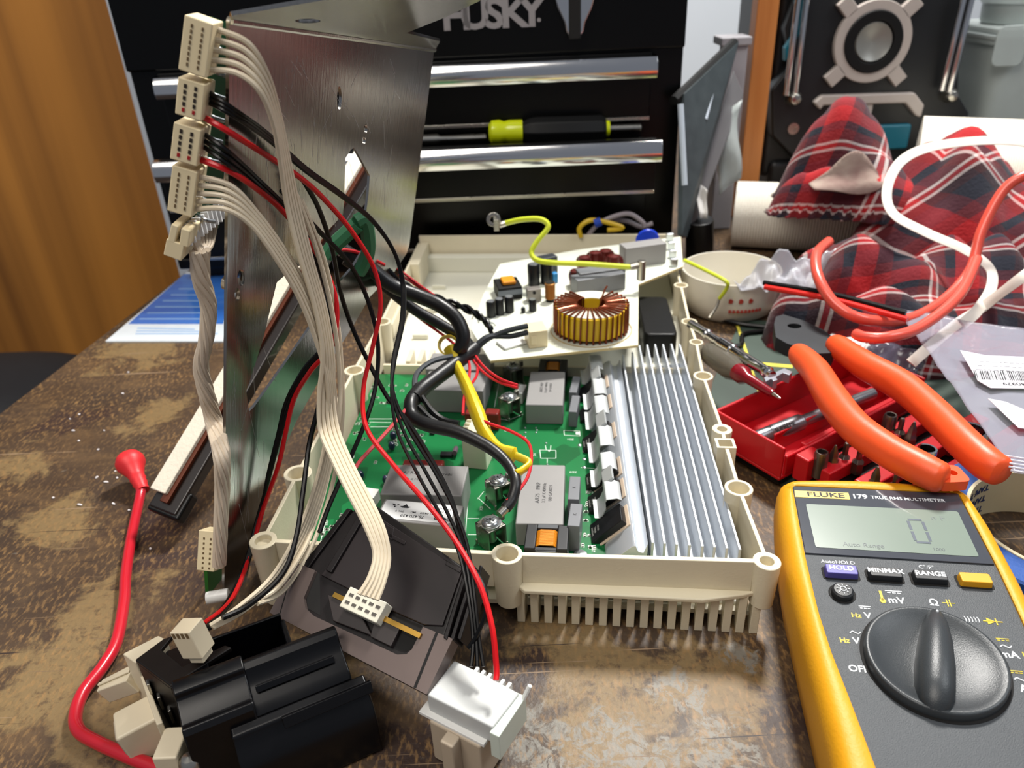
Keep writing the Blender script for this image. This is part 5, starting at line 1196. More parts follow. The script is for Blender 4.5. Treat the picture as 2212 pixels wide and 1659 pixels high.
# ------------------------------------------------------------------ the bent aluminium bracket
NB, NT, FT_ = gz(482, 1315, 0), gy(497, 44, 273), gy(938, 107, 450)
pn = (FT_-NT).cross(NB-NT).normalized()
if pn.dot(V((0, 0, CAMH))-NB) < 0: pn = -pn
PM = frame(NB, NT, z=pn); PI_ = PM.inverted()
def pp(u, v): p = PI_ @ gp(u, v, NB, pn); return (p.x, p.y)
br = thing('metal_bracket', 'scratched sheet aluminium bracket standing on edge beside the housing with a top flange', 'bracket', PM)
def plate_mat():
    m = bpy.data.materials.new('brushed_aluminium'); m.use_nodes = True; nt = m.node_tree; N = nt.nodes; L = nt.links; b = N['Principled BSDF']
    tc = N.new('ShaderNodeTexCoord'); ob = tc.outputs['Object']
    mp = N.new('ShaderNodeMapping'); mp.inputs['Scale'].default_value = (.04, 1, 1); L.new(ob, mp.inputs[0])
    n1 = N.new('ShaderNodeTexNoise'); n1.inputs['Scale'].default_value = 900; n1.inputs['Detail'].default_value = 3; L.new(mp.outputs[0], n1.inputs['Vector'])
    n2 = N.new('ShaderNodeTexNoise'); n2.inputs['Scale'].default_value = 14; n2.inputs['Detail'].default_value = 4; L.new(ob, n2.inputs['Vector'])
    r = N.new('ShaderNodeMapRange'); r.inputs['To Min'].default_value = .13; r.inputs['To Max'].default_value = .26; L.new(n2.outputs['Fac'], r.inputs[0]); L.new(r.outputs[0], b.inputs['Roughness'])
    mx = N.new('ShaderNodeMix'); mx.data_type = 'RGBA'; mx.inputs[6].default_value = lin('8f8d8a'); mx.inputs[7].default_value = lin('b0aeaa'); L.new(n1.outputs['Fac'], mx.inputs[0]); L.new(mx.outputs[2], b.inputs['Base Color'])
    b.inputs['Metallic'].default_value = 1
    bp = N.new('ShaderNodeBump'); bp.inputs['Strength'].default_value = .12; bp.inputs['Distance'].default_value = .0004; L.new(n1.outputs['Fac'], bp.inputs['Height']); L.new(bp.outputs[0], b.inputs['Normal'])
    return m
pm = plate_mat()
slot = [(538, 889), (532, 845), (541, 818), (568, 734), (598, 610), (613, 597), (665, 562), (705, 502), (741, 463), (744, 420), (745, 373), (747, 341), (757, 325), (765, 318), (773, 332), (799, 379), (796, 420), (792, 452), (786, 540), (762, 578), (735, 608), (720, 633), (669, 709), (634, 760), (577, 841), (549, 879)]
ola = [(484, 1318), (496, 44), (938, 107), (884, 530), (878, 548), (850, 590), (800, 640), (765, 700), (702, 800), (640, 910), (596, 1010), (560, 1130), (524, 1290), (505, 1312)]
def ell(u, v, a, b, n=14): return [(u+a*cos(2*pi*i/n), v+b*sin(2*pi*i/n)) for i in range(n)]
holes = [slot, ell(733, 212, 5, 26), ell(790, 278, 4, 10), ell(786, 303, 4, 9), ell(521, 600, 8, 18), ell(513, 636, 6, 14)]
MB().sheet([pp(*q) for q in ola], [[pp(*q) for q in h] for h in holes], 1.3, T(0, 0, -.65)).build('plate', pm, br, bev=.25)
Q = gy(706, 0, 268); fn = (FT_-NT).cross(Q-NT).normalized()
if fn.z < 0: fn = -fn
if fn.dot(V((0, 0, CAMH))-NT) < 0: print('FLANGE FACES AWAY')
FMx = frame(NT, FT_, z=fn); FI = FMx.inverted()
def fp(u, v): p = FI @ gp(u, v, NT, fn); return (p.x, p.y)
fo = [(497, 42), (500, 34), (706, -1), (760, -12), (1010, -12), (1038, 1), (960, 38), (878, 71), (951, 89), (940, 108)]
MB(PI_).sheet([fp(*q) for q in fo], [[fp(*q) for q in ell(665, 45, 28, 5)]], 1.3, FMx @ T(0, 0, .6)).build('flange', pm, br, bev=.2)
mb = MB(PI_); mb.tube([NT, FT_], 1.4, 10, smooth=False); mb.build('fold', pm, br)
for u, v in ((516, 618),): 
    p = pp(u, v); MB(T(p[0], p[1], 0)).cyl((0, 0, -6), (0, 0, -1), 3, 14).build('rivet', steel, br)
# scratches
mb = MB(T(0, 0, .04))
for _ in range(60):
    u, v = rnd.uniform(560, 860), rnd.uniform(120, 420); l = rnd.uniform(15, 90); a = rnd.gauss(1.45, .25)
    p, q = pp(u, v), pp(u+l*cos(a), v+l*sin(a)); wallseg(mb, p, q, .10, 0, .03)
for _ in range(16):
    u, v = rnd.uniform(497, 570), rnd.uniform(700, 1200); l = rnd.uniform(30, 130); a = rnd.gauss(1.5, .2)
    p, q = pp(u, v), pp(u+l*cos(a), v+l*sin(a)); wallseg(mb, p, q, .09, 0, .03)
tag(mb.build('scratches', mat('scratch_bright', 'e2e2e2', .5, .6), br), kind='stuff')

# ------------------------------------------------------------------ slanted control panel bar behind the bracket
a, b = gy(352, 1085, 330), gy(800, 330, 520)
X = (b-a).normalized(); Zp = V((0, -.35, .94)); BMx = frame(a, b, z=Zp)
bar = thing('control_panel', 'long dark control panel strip with pale foam edge leaning through the bracket slot', 'panel', BMx)
Lb = (b-a).length
MB().box(-4, Lb, -10, 8, -9, -1).build('dark_profile', mat('profile_brown', '1b1310', .3, coat=.3), bar, bev=1)
MB().box(0, Lb, -3.5, 1.5, -1, 1.6).build('copper_edge', mat('copper_brown', '5a2a16', .35, .4), bar, bev=.4)
MB().box(4, Lb, -1, 9, 1.0, 4).build('foam_strip', mat('foam_white', 'e6ddcb', .9, bump=.4, bscale=500), bar, bev=.6)
MB().box(-6, 10, -12, 9, -10, -2).build('end_cap', blackp, bar, bev=1.5)

# ------------------------------------------------------------------ control board with the row of cream connectors
cb0 = thing('connector_board', 'narrow green board carrying a stacked row of cream connectors beside the bracket', 'circuit board', T(NB.x, NB.y, 0)); I = T(-NB.x, -NB.y, 0)
grn = mat('board_green_dark', '1c5a34', .4, var=.1)
A1, A2 = gy(446, 36, 276), gy(412, 500, 276)
bt = V((3, 16, -4))
MB(I).hexa([A2, A2+V((1.6, 0, 0)), A2+bt+V((1.6, 0, 0)), A2+bt], [A1, A1+V((1.6, 0, 0)), A1+bt+V((1.6, 0, 0)), A1+bt]).build('board', grn, cb0)
A3, A4 = gy(447, 1330, 282), gy(440, 1225, 282)
MB(I).hexa([A3, A3+V((1.6, 0, 0)), A3+V((8, 30, 0))+V((1.6, 0, 0)), A3+V((8, 30, 0))], [A4, A4+V((1.6, 0, 0)), A4+V((8, 30, 0))+V((1.6, 0, 0)), A4+V((8, 30, 0))]).build('board', mat('board_green', '2f7a2c', .4, var=.1), cb0)
for k in range(9):
    t = .12+k*.1; p = A1.lerp(A2, t)+V((4, -1, 0)); MB(I).tube([p+V((-2, 2, 0)), p+V((1, -1, -1)), p+V((3, 3, -3))], .8, 8).build('solder_pin', MATS['solder'], cb0)
def conn_face(parent, I_, TLp, TRp, BLp, Y, depth, n, rows_=2, reds=(), name='connector', m=None, slotm=None, ends=True):
    a, b, c_ = gy(*BLp, Y), None, gy(*TLp, Y)
    b = gy(TRp[0]+BLp[0]-TLp[0], TRp[1]+BLp[1]-TLp[1], Y)
    M = frame(a, b, c_); 
    if M.col[2].y > 0: M = M @ Matrix.Diagonal((1, 1, -1, 1))
    M = frame(a, b, z=V((M[0][2], M[1][2], M[2][2])))
    w_ = (b-a).length; h_ = (c_-a).length
    o = MB(I_ @ M).box(0, w_, 0, h_, -depth, 0).build(name, m or creamc, parent, bev=.5)
    mb, mr = MB(I_ @ M), MB(I_ @ M)
    for r in range(rows_):
        for i in range(n):
            x = w_*(.3+.38*r); y = h_*(.1+.8*(i+.5)/n)
            (mr if i in reds else mb).cbox(x, y, .02, w_*.06 if not reds else w_*.1, h_*.5/n, .5)
    if mb.v: mb.build('contact_slots', slotm or mat('slot_brown', '6b5638', .7), o)
    if mr.v: mr.build('red_contact', mat('contact_red', 'a31418', .5), o)
    return o, M, w_, h_
dk = mat('slot_dark', '2a211a', .7)
conn_face(cb0, I, (396, 30), (456, 50), (384, 150), 262, 11, 8)
conn_face(cb0, I, (383, 165), (441, 182), (377, 246), 263, 11, 5, reds=(0,), slotm=dk)
conn_face(cb0, I, (372, 262), (431, 280), (366, 343), 264, 11, 5, reds=(0,), slotm=dk)
conn_face(cb0, I, (366, 354), (420, 370), (360, 455), 265, 11, 7)
o, M, w_, h_ = conn_face(cb0, I, (369, 520), (408, 534), (352, 551), 262, 38, 0)
conn_face(cb0, I, (365, 482), (381, 488), (361, 522), 262, 38, 0); conn_face(cb0, I, (388, 492), (408, 498), (386, 530), 262, 38, 0)
mb = MB(I)
for k in range(14):
    p = gy(402, 510, 266)+V((.6*k, 2.6*k, .25*k)); mb.cbox(p.x, p.y, p.z, 3, 1.0, 7)
mb.build('contact_teeth', mat('teeth_white', 'e8e8ea', .4), cb0)
# lower connector
a, b, c_ = gz(424, 1232, 30), gz(462, 1236, 30), gz(468, 1160, 44)
M = frame(a, b, c_); w_ = (b-a).length; h_ = (c_-a).length
o = MB(I @ M).box(0, w_, 0, h_, -9, 0).build('connector', creamc, cb0, bev=.5)
mb = MB(I @ M)
for r in range(2):
    for i in range(7): mb.cbox(w_*(.35+.38*r), h_*(.08+.12*i), .03, w_*.09, h_*.05, .3)
mb.build('contact_slots', MATS['slot_brown'], o)
MB(I @ M).box(w_*.1, w_*.4, 1, h_*.3, -15, -9).box(w_*.65, w_*.95, 1, h_*.3, -15, -9).build('latch_legs', creamc, o, bev=.3)
p = gz(462, 1285, 14); MB(I @ T(p.x, p.y, 12)).cyl((-4, 0, 0), (6, 2, 0), 3, 14).build('spacer', whitep, cb0, bev=.4)

# ------------------------------------------------------------------ wires
def W(*q, keep=False):
    out = []
    for u, v, Y in q:
        P = gy(u, v, Y)
        if not keep and u > 470:
            Q_ = gp(u, v, NB+pn*4.5, pn); lim = -118+.0
            if (P-NB).dot(pn) < 4.5 and 200 < Q_.y < 470: P = Q_
        out.append(P)
    return out
def cable(name, label, pts, r, m, cat='wire', group=None, n=8, parts=()):
    return tag(MB().tube(pts, r, n).build(name, m), label, cat, group)
def bundle(name, label, A, B, k, r, m, cat='ribbon cable', amp=.0, cols=None):
    """k parallel wires between two edge paths, each a part"""
    O = A[0]; t_ = thing(name, label, cat, T(*O)); I_ = T(-O.x, -O.y, -O.z)
    for i in range(k):
        f = i/(k-1) if k > 1 else .5
        P = [a.lerp(b, .5+(f-.5)*(1-.38*min(1, max(0, (j-1)/3))*(k > 2)))+V((0, amp*sin(i*2.1+j*.9), amp*cos(i*1.7+j))) for j, (a, b) in enumerate(zip(A, B))]
        MB(I_).tube(P, r, 8).build('wire', cols[i] if cols else m, t_)
    return t_
# upper ribbon, from the top connector to the dark display module
A = W((462, 62, 268), (535, 92, 268), (580, 160, 272), (607, 250, 280), (628, 340, 285), (650, 440, 290), (680, 560, 290), (712, 680, 290), (726, 780, 288), (728, 860, 285), (742, 930, 278), (775, 1010, 262), (812, 1080, 248), (842, 1150, 236), (849, 1210, 228), (838, 1262, 220), (826, 1300, 214))
B = W((448, 150, 266), (512, 158, 264), (560, 200, 264), (588, 270, 268), (600, 350, 272), (612, 440, 276), (636, 540, 276), (672, 660, 276), (690, 760, 276), (680, 850, 276), (680, 930, 272), (705, 990, 260), (738, 1060, 246), (775, 1130, 236), (800, 1190, 228), (790, 1240, 220), (764, 1280, 214))
bundle('ribbon_cable', 'flat cream ribbon cable from the topmost connector down to the dark display module', A, B, 5, 1.0, creamw)
# second ribbon, from the fourth connector to the front left housing
A = W((430, 382, 268), (500, 402, 268), (560, 462, 272), (620, 540, 280), (672, 620, 284), (706, 700, 286), (722, 800, 286), (730, 890, 286), (722, 980, 280), (700, 1080, 270), (664, 1170, 258), (610, 1255, 240), (530, 1322, 222), (462, 1358, 212))
B = W((424, 452, 268), (488, 452, 266), (545, 492, 266), (596, 566, 268), (640, 650, 272), (676, 740, 276), (700, 820, 278), (704, 900, 278), (690, 990, 272), (664, 1080, 264), (628, 1165, 252), (580, 1245, 236), (512, 1308, 220), (452, 1350, 212))
bundle('ribbon_cable', 'cream ribbon cable from the fourth connector sweeping down to the black housing in front', A, B, 5, .95, creamw)
# loose cream wires beside them
A = W((640, 420, 292), (690, 560, 300), (722, 700, 300), (734, 820, 298), (732, 900, 292), (715, 1000, 285), (690, 1100, 270), (655, 1190, 252), (600, 1270, 236), (548, 1300, 226))
B = W((650, 430, 296), (700, 560, 304), (728, 690, 304), (738, 800, 302), (740, 900, 296), (726, 1010, 288), (700, 1110, 274), (664, 1200, 256), (610, 1278, 238), (556, 1304, 226))
bundle('wire_pair', 'pair of cream wires hanging just right of the ribbon cables', A, B, 2, 1.0, creamw, 'wire')
# black wires of the second connector
def harness(label, wires):
    O = wires[0][1][0]; t_ = thing('wire_harness', label, 'wires', T(*O)); I_ = T(-O.x, -O.y, -O.z)
    for nm, pts, r, m in wires: MB(I_).tube(pts, r, 8).build(nm, m, t_)
    return t_
hw = []
for k in range(3):
    d = k*2.2; e = k*8
    hw.append(('black_wire', W((438, 190+e*1.6, 272), (500, 232+e, 276), (580, 290+e*.8, 290), (660, 362+e*.5, 310), (740, 420+e*.4, 330), (805, 475+e*.3, 345), (850, 540+e*.2, 350), (872-d, 610, 348), (872-d*1.2, 690, 335), (853-d, 780, 320), (846+d, 850, 308), (858+d*6, 930, 290), (900+d*9, 1020, 270), (950+d*8, 1110, 248), (990+d*5, 1190, 232), (1012+d*3, 1290, 216), (1022+d*3, 1380, 204), (1018+d*6, 1440, 196)), .8, blackw))
hw.append(('red_wire', W((438, 252, 268), (500, 288, 272), (590, 345, 286), (650, 385, 300), (700, 430, 312), (760, 500, 324), (808, 580, 330), (822, 660, 326), (805, 750, 318), (785, 840, 308), (792, 925, 292), (850, 1005, 274), (920, 1085, 252), (985, 1170, 234), (1035, 1260, 216), (1062, 1350, 202), (1072, 1440, 192), (1071, 1470, 188)), 1.1, redw))
harness('black and red wires running from the second connector down to the white switch box', hw)
hw = []
for k in range(3):
    hw.append(('black_wire', W((430, 282+k*14, 272), (490, 325+k*14, 278), (560, 390+k*10, 286), (620, 450+k*9, 296), (668-k*2, 520+k*6, 306), (702-k*3, 600, 310), (718-k*4, 670, 308), (708-k*5, 745, 304), (664-k*5, 800, 304), (628-k*5, 868, 304), (606-k*3, 940, 302), (582-k*2, 1030, 298), (556+k*3, 1120, 290), (530+k*3, 1215, 272), (490+k*4, 1300, 244), (436+k*8, 1352+k*3, 216)), .88, blackw))
hw.append(('red_wire', W((428, 343, 268), (500, 372, 272), (560, 412, 280), (610, 455, 290), (665, 520, 300), (705, 585, 306), (727, 660, 304), (718, 745, 300), (672, 800, 300), (636, 860, 302), (618, 930, 300), (600, 1010, 296), (565, 1110, 290), (540, 1200, 276), (500, 1295, 246), (440, 1348, 218)), 1.1, redw))
harness('black and red wires from the third connector curving back down along the bracket foot', hw)
cable('black_wire', 'single black wire crossing the slot and falling towards the green board', W((655, 390, 312), (688, 450, 320), (718, 540, 326), (735, 630, 330), (762, 710, 332), (800, 790, 326), (838, 860, 312), (880, 910, 300), (930, 990, 280), (975, 1080, 258), (1000, 1180, 236), (1015, 1280, 220)), 1.1, blackw)
cable('black_wire', 'single black wire arching across the hole and down behind the cream ribbons', W((608, 412, 300), (690, 500, 318), (755, 570, 330), (795, 650, 334), (816, 740, 328), (812, 830, 316), (790, 910, 300), (752, 1000, 286), (712, 1090, 270), (690, 1150, 258)), 1.1, blackw)
cable('black_wire', 'thin black wire hanging straight down left of the cream ribbons', W((705, 780, 292), (690, 870, 286), (668, 960, 278), (655, 1060, 262), (640, 1160, 246), (610, 1240, 232), (540, 1305, 220), (480, 1335, 212)), 1.1, blackw)
cable('black_wire', 'short black wire looping beside the right end of the dark display module', W((1020, 1225, 226), (1046, 1270, 216), (1050, 1320, 208), (1030, 1372, 204), (1012, 1400, 202)), .88, blackw)
# twisted white cable behind the bracket edge
tw = thing('twisted_cable', 'thick twisted bundle of cream wires hanging left of the bracket edge', 'cable', T(NB.x, NB.y, 0))
core = catmull(W((432, 540, 268), (434, 600, 270), (450, 660, 274), (446, 730, 276), (434, 790, 278), (446, 850, 280), (462, 910, 282), (478, 980, 286), (480, 1060, 290), (476, 1150, 292), (474, 1220, 296)), 10)
for k in range(8):
    P = []
    for i, p in enumerate(core):
        a = 2*pi*k/8+i*.14; rr = 2.7*(1-.25*abs(sin(i*.05)))
        P.append(p+V((cos(a)*rr, sin(a)*rr, 0)))
    MB(I).tube(P, 1.15, 7, smooth=False).build('wire', mat('twist_cream', 'dccbb4', .45, var=.05), tw)
for k in range(6):
    MB(I).tube([gy(410+k*11, 500-k*4, 270+k*4), gy(424+k*6, 530, 270+k*2), core[2]], 1.2, 7).build('wire', MATS['twist_cream'], tw)
# heavy black sleeves
slv = mat('shrink_sleeve', '161617', .38, var=.1, bump=.3, bscale=120)
cable('sleeved_cable', 'thick black sleeved cable arching into the mouth of the yellow sleeve', W((740, 540, 400), (800, 580, 402), (850, 618, 402), (905, 640, 400), (950, 660, 395), (985, 688, 390), (1000, 722, 385), (996, 750, 382), (976, 762, 382), keep=True), 4.1, slv, 'cable', n=14)
cable('sleeved_cable', 'second black sleeved cable passing under the arching one to the filter board', W((745, 560, 408), (820, 610, 408), (890, 665, 406), (950, 700, 404), (1005, 735, 400), (1020, 765, 396), keep=True), 3.2, slv, 'cable', n=12)
cable('sleeved_cable', 'fat black shrink sleeve lying slantwise over the grey capacitors', W((1025, 752, 392), (975, 792, 372), (915, 838, 350), (893, 862, 338), keep=True), 4.2, slv, 'cable', n=14)
cable('sleeved_cable', 'long black sleeved cable bending over the board to the front screw terminal', W((908, 838, 350), (888, 868, 335), (892, 900, 326), (925, 918, 318), (990, 934, 310), (1054, 965, 300), (1095, 1000, 290), (1114, 1040, 279), (1106, 1078, 272), (1092, 1098, 268), keep=True), lambda t: 3.6 if t < .35 else 3.6-1.0*min(1, (t-.35)/.3), slv, 'cable', n=14)
o = MB().tube([gy(1092, 1098, 268), gy(1078, 1112, 265)], 2.0, 12, smooth=False).build('cable_lug', steel); tag(o, 'tinned lug joining the long black cable to the front screw terminal', 'cable lug')
cable('grey_wire', 'thin dark grey wire looping left from the fat shrink sleeve', W((985, 768, 378), (935, 780, 370), (902, 805, 360), (896, 835, 350), (905, 850, 342), keep=True), 1.5, mat('dark_grey_wire', '4a4c4f', .4))
cable('grey_wire', 'upper dark wire from the sleeve bend to the ivory connector', W((912, 858, 340), (935, 890, 330), (960, 908, 325), (992, 915, 322), keep=True), 1.7, blackw)
cable('grey_wire', 'lower dark wire from the sleeve bend to the ivory connector', W((905, 880, 334), (930, 905, 326), (960, 922, 321), (992, 926, 318), keep=True), 1.9, blackw)
for k in range(2):
    cable('black_lead', ('upper black lead plugged into the cream filter board connector', 'lower black lead plugged into the cream filter board connector')[k], W((1022, 760-8*k, 396), (1050, 735-6*k, 402), (1075, 722+4*k, 406), (1105, 712+14*k, 408), (1140, 704+14*k, 410), keep=True), 1.6, mat('lead_grey', '2d3033', .4))
# twisted black pair towards the filter board
core = catmull(W((800, 545, 420), (850, 598, 425), (905, 632, 430), (960, 650, 435), (1010, 668, 438), (1045, 690, 436), (1062, 715, 430), keep=True), 10)
tp_ = thing('twisted_pair', 'two black wires twisted together, reaching the small capacitors of the filter board', 'wires', T(*core[0]))
for k in range(2):
    P = [p+V((0, cos(i*.5+pi*k)*1.6, sin(i*.5+pi*k)*1.6)) for i, p in enumerate(core)]
    MB(T(*(-core[0]))).tube(P, 1.4, 8, smooth=False).build('wire', blackw, tp_)
# yellow sleeve
ysl = mat('yellow_sleeve', 'e3c41a', .42, var=.06, bump=.15)
o = MB(); P = W((972, 752, 384), (984, 785, 376), (1008, 835, 352), (1030, 890, 330), (1048, 935, 316), (1075, 970, 302), (1115, 985, 296), (1143, 1000, 291), (1128, 1016, 286), (1112, 1024, 282))
o.tube(P, lambda t: 5.2 if t < .1 else (4.6-.7*sin(t*14) if t < .66 else 2.2), 12, flat=.7)
ys = thing('yellow_sleeve', 'flattened yellow insulating sleeve running down over the green board', 'sleeve', T(*P[0])); o.M = T(0); 
o2 = MB(T(-P[0].x, -P[0].y, -P[0].z)); o2.v = [v_-P[0] for v_ in o.v]; o2.f, o2.mi, o2.uv = o.f, o.mi, o.uv; o2.build('sleeve', ysl, ys)
a = gy(968, 745, 388); MB(T(-P[0].x, -P[0].y, -P[0].z) @ T(*a) @ RX(55)).lathe([(5.2, -5), (6, 0), (5.5, 0), (4.7, -5)], n=20, closed=True).build('open_mouth', ysl, ys)
rt = mat('thin_red', 'c8202a', .35)
q = W((858, 580, 425), (905, 615, 425), (950, 650, 420), (990, 705, 405), (1018, 755, 392), (1045, 792, 372), (1080, 818, 352), (1118, 832, 344), keep=True)
rp_ = thing('red_wire_pair', 'pair of thin red wires crossing to the small white plug by the screw terminals', 'wires', T(*q[0]))
MB(T(*(-q[0]))).tube(q, .8, 8).build('wire', rt, rp_); MB(T(*(-q[0]))).tube(W((862, 592, 425), (930, 640, 424), (985, 710, 408), (1012, 762, 392), (1040, 800, 370), (1075, 824, 352), (1118, 838, 342), keep=True), .8, 8).build('wire', rt, rp_)
cable('thin_red_wire', 'thin red wire passing over the yellow sleeve and looping by the front capacitor', W((846, 640, 412), (910, 690, 408), (975, 738, 398), (1012, 780, 380), (1012, 840, 350), (1022, 890, 330), (1050, 912, 318), (1100, 930, 310), (1140, 955, 302), (1148, 990, 294), (1140, 1030, 282), (1118, 1062, 274), (1095, 1082, 270), keep=True), .8, rt)
cable('thin_red_wire', 'thin red wire hanging from the plug connector to the brown capacitors', W((1030, 770, 388), (1030, 810, 366), (1005, 850, 345), (1000, 895, 328), keep=True), .8, rt)
cable('thin_red_wire', 'pinkish red wire slanting over the green board to the small white plug', W((890, 868, 334), (860, 905, 322), (820, 950, 308), (775, 1000, 294), (762, 1030, 286), (776, 1056, 282), (790, 1064, 280), keep=True), 1.0, mat('pink_red', 'c8454a', .4))
cable('thin_red_wire', 'bright red wires curving behind the green tape at the bracket hole', W((690, 560, 385), (715, 545, 390), (745, 540, 395), (780, 548, 400), (830, 572, 410), keep=True), 1.0, rt)
# green tape loops
gt = mat('green_tape', '2f6b47', .55, var=.06)
cable('green_tie', 'green tape strip tying the wires at the bracket hole, sloping left', W((706, 552, 372), (722, 530, 372), (745, 508, 372), (772, 484, 372), keep=True), 4.2, gt, 'tape')
cable('green_tie', 'green tape strip hanging down from the bracket hole, right of its twin', W((770, 480, 372), (786, 474, 374), (794, 500, 376), (796, 540, 378), (784, 572, 380), (774, 588, 380), keep=True), 3.8, gt, 'tape')
# ------------------------------------------------------------------ dark display module in front of the housing
A, B, C_ = gz(582, 1323, 34), gz(921, 1500, 34), gz(791, 1076, 62)
un = (B-A).cross(C_-A).normalized(); UM = frame(A, B, z=un); UI = UM.inverted()
def up(u, v, h=0.): p = UI @ gp(u, v, A+un*h, un); return (p.x, p.y)
mod = thing('display_module', 'dark module with a U shaped bezel and a cream plug leaning on the housing rim', 'display module', UM)
dkp = mat('module_dark', '171314', .42, spec=.3, var=.12, scale=20, bump=.1); bez = mat('bezel_mauve', '6a5d59', .38, .5, spec=.5, var=.15, scale=40, rvar=.1)
MB().prism([up(*q, -2) for q in ((592, 1308), (639, 1225), (780, 1085), (793, 1078), (1003, 1226), (1000, 1250), (962, 1372), (915, 1490))], -12, -2).build('body', dkp, mod, bev=1)
U_ = [(639, 1215), (681, 1232), (656, 1292), (660, 1314), (677, 1330), (858, 1414), (878, 1413), (890, 1402), (914, 1354), (978, 1380), (921, 1500), (582, 1323)]
MB().sheet([up(*q) for q in U_], [], 7, T(0, 0, -3.5)).build('bezel', bez, mod, bev=.5)
mb = MB()
for (a, b) in (((627, 1215), (606, 1333)),): pass
p0, p1 = up(944, 1366), up(896, 1486); wallseg(mb, p0, p1, 1.2, -.1, .06)
mb.build('bezel_groove', holem, mod); mb = MB(); p0, p1 = up(636, 1216), up(604, 1328); wallseg(mb, p0, p1, .5, -.1, .05); mb.build('bezel_groove', holem, mod)
MB().prism([up(*q, -1) for q in ((664, 1226), (688, 1236), (690, 1300), (690, 1328), (662, 1312), (660, 1290))], -2.2, -1.9).build('recess', holem, mod)
MB().prism([up(*q, -1.) for q in ((846, 1325), (910, 1350), (888, 1400), (872, 1408), (858, 1404), (838, 1392))], -2.2, -1.9).build('recess', holem, mod)
a, b = up(690, 1300), up(840, 1372)
for (q) in (((708, 1285), (770, 1310), (806, 1375), (720, 1342)), ((812, 1330), (868, 1352), (845, 1398), (800, 1376))):
    MB().prism([up(*p, 0) for p in q], -3, .5).build('inner_block', mat('inner_brown', '2c2524', .45, var=.1), mod, bev=.4)
# cover plate steps and side rails
MB().prism([up(*q, 0) for q in ((690, 1240), (800, 1104), (996, 1230), (954, 1350), (914, 1348), (850, 1320))], -2.5, -1).build('cover_plate', mat('cover_brown', '231d1e', .42, spec=.35, var=.1), mod, bev=.4)
MB().prism([up(*q, 0) for q in ((704, 1232), (792, 1084), (797, 1080), (806, 1086), (716, 1238))], -3, .5).build('rail', dkp, mod, bev=.4)
MB().prism([up(*q, 0) for q in ((650, 1220), (748, 1096), (758, 1098), (664, 1226))], -3, -.6).build('rail', dkp, mod, bev=.4)
for k in range(3):
    q = ((1008+12*k, 1222-4*k), (1014+12*k, 1226-4*k), (966+12*k, 1384-2*k), (958+12*k, 1378-2*k))
    MB().prism([up(*p, 0) for p in q], -9-2*k, .5-1.5*k).build('side_rib', dkp, mod, bev=.4)
for q in (((840, 1150), (876, 1168), (872, 1176), (836, 1158)), ((964, 1210), (996, 1228), (992, 1236), (960, 1218)), ((832, 1130), (850, 1140), (846, 1166), (828, 1156))):
    MB().prism([up(*p, 0) for p in q], -1.4, -.6).build('snap_tab', MATS['cover_brown'], mod, bev=.3)
P = UM @ V((*up(900, 1370), 0))
a, b = up(718, 1282, 2), up(906, 1372, 2); mb = MB(); 
wallseg(mb, a, b, 2.0, -1, 1.2); mb.build('pin_board', brass, mod)
a, b, c_ = UM @ V((*up(732, 1309, 5), 5)), UM @ V((*up(812, 1346, 5), 5)), UM @ V((*up(753, 1265, 5), 5))
M = UI @ frame(a, b, z=un); w_ = (b-a).length; h_ = (c_-a).length
o = MB(M).box(0, w_, 0, h_, -6, 0).build('plug', mat('plug_ivory', 'dedac8', .4), mod, bev=.4)
mb = MB(M)
for r in range(2):
    for i in range(5): mb.cbox(w_*(.14+.18*i), h_*(.3+.36*r), .02, w_*.11, h_*.14, .3)
mb.build('contact_slots', mat('slot_grey', '55504a', .7), o)
# ------------------------------------------------------------------ white relay box
a, b, c_ = gz(921, 1500, 33), gz(1064, 1572, 33), gz(959, 1415, 33)
RM = frame(a, b, z=(0, 0, 1)); w_, d_ = (b-a).length, abs((RM.inverted() @ c_).y)
rel = thing('relay_box', 'white plastic switch box with a beige base lying at the front of the bench', 'switch box', RM)
MB().prism([(0, 0), (w_, 0), (w_+1, d_*.95), (w_*.5, d_*1.0), (0, d_)], -9, 0).build('cover', mat('cool_white', 'bfc1bf', .4, var=.02), rel, bev=.8)
MB().box(w_*.98, w_+3.5, -1.5, d_*.98, -14, -1).build('side_flange', mat('greenish_white', 'd3ddd0', .35), rel, bev=.4)
MB().box(-3, w_*.9, -2.2, d_*.2, -10.5, -8.8).build('lower_lip', whitep, rel, bev=.3)
for k in range(6): MB().box(w_*(.32+.1*k), w_*(.37+.1*k), d_*.96, d_+1.8, -7, -.3).build('terminal_tooth', whitep, rel, bev=.2)
MB().tube([(w_+2.5, d_*.9, -3), (w_+4.5, d_*1.05, 4)], .9, 8, smooth=False).build('lever', whitep, rel)
bg_ = mat('beige_base', 'b7a791', .45, var=.04)
MB().box(2, w_*.86, -3, d_*.7, -32, -10).build('base', bg_, rel, bev=1)
MB().box(w_*.36, w_*.56, -8, -2.5, -31, -10).build('rib', bg_, rel, bev=.8)
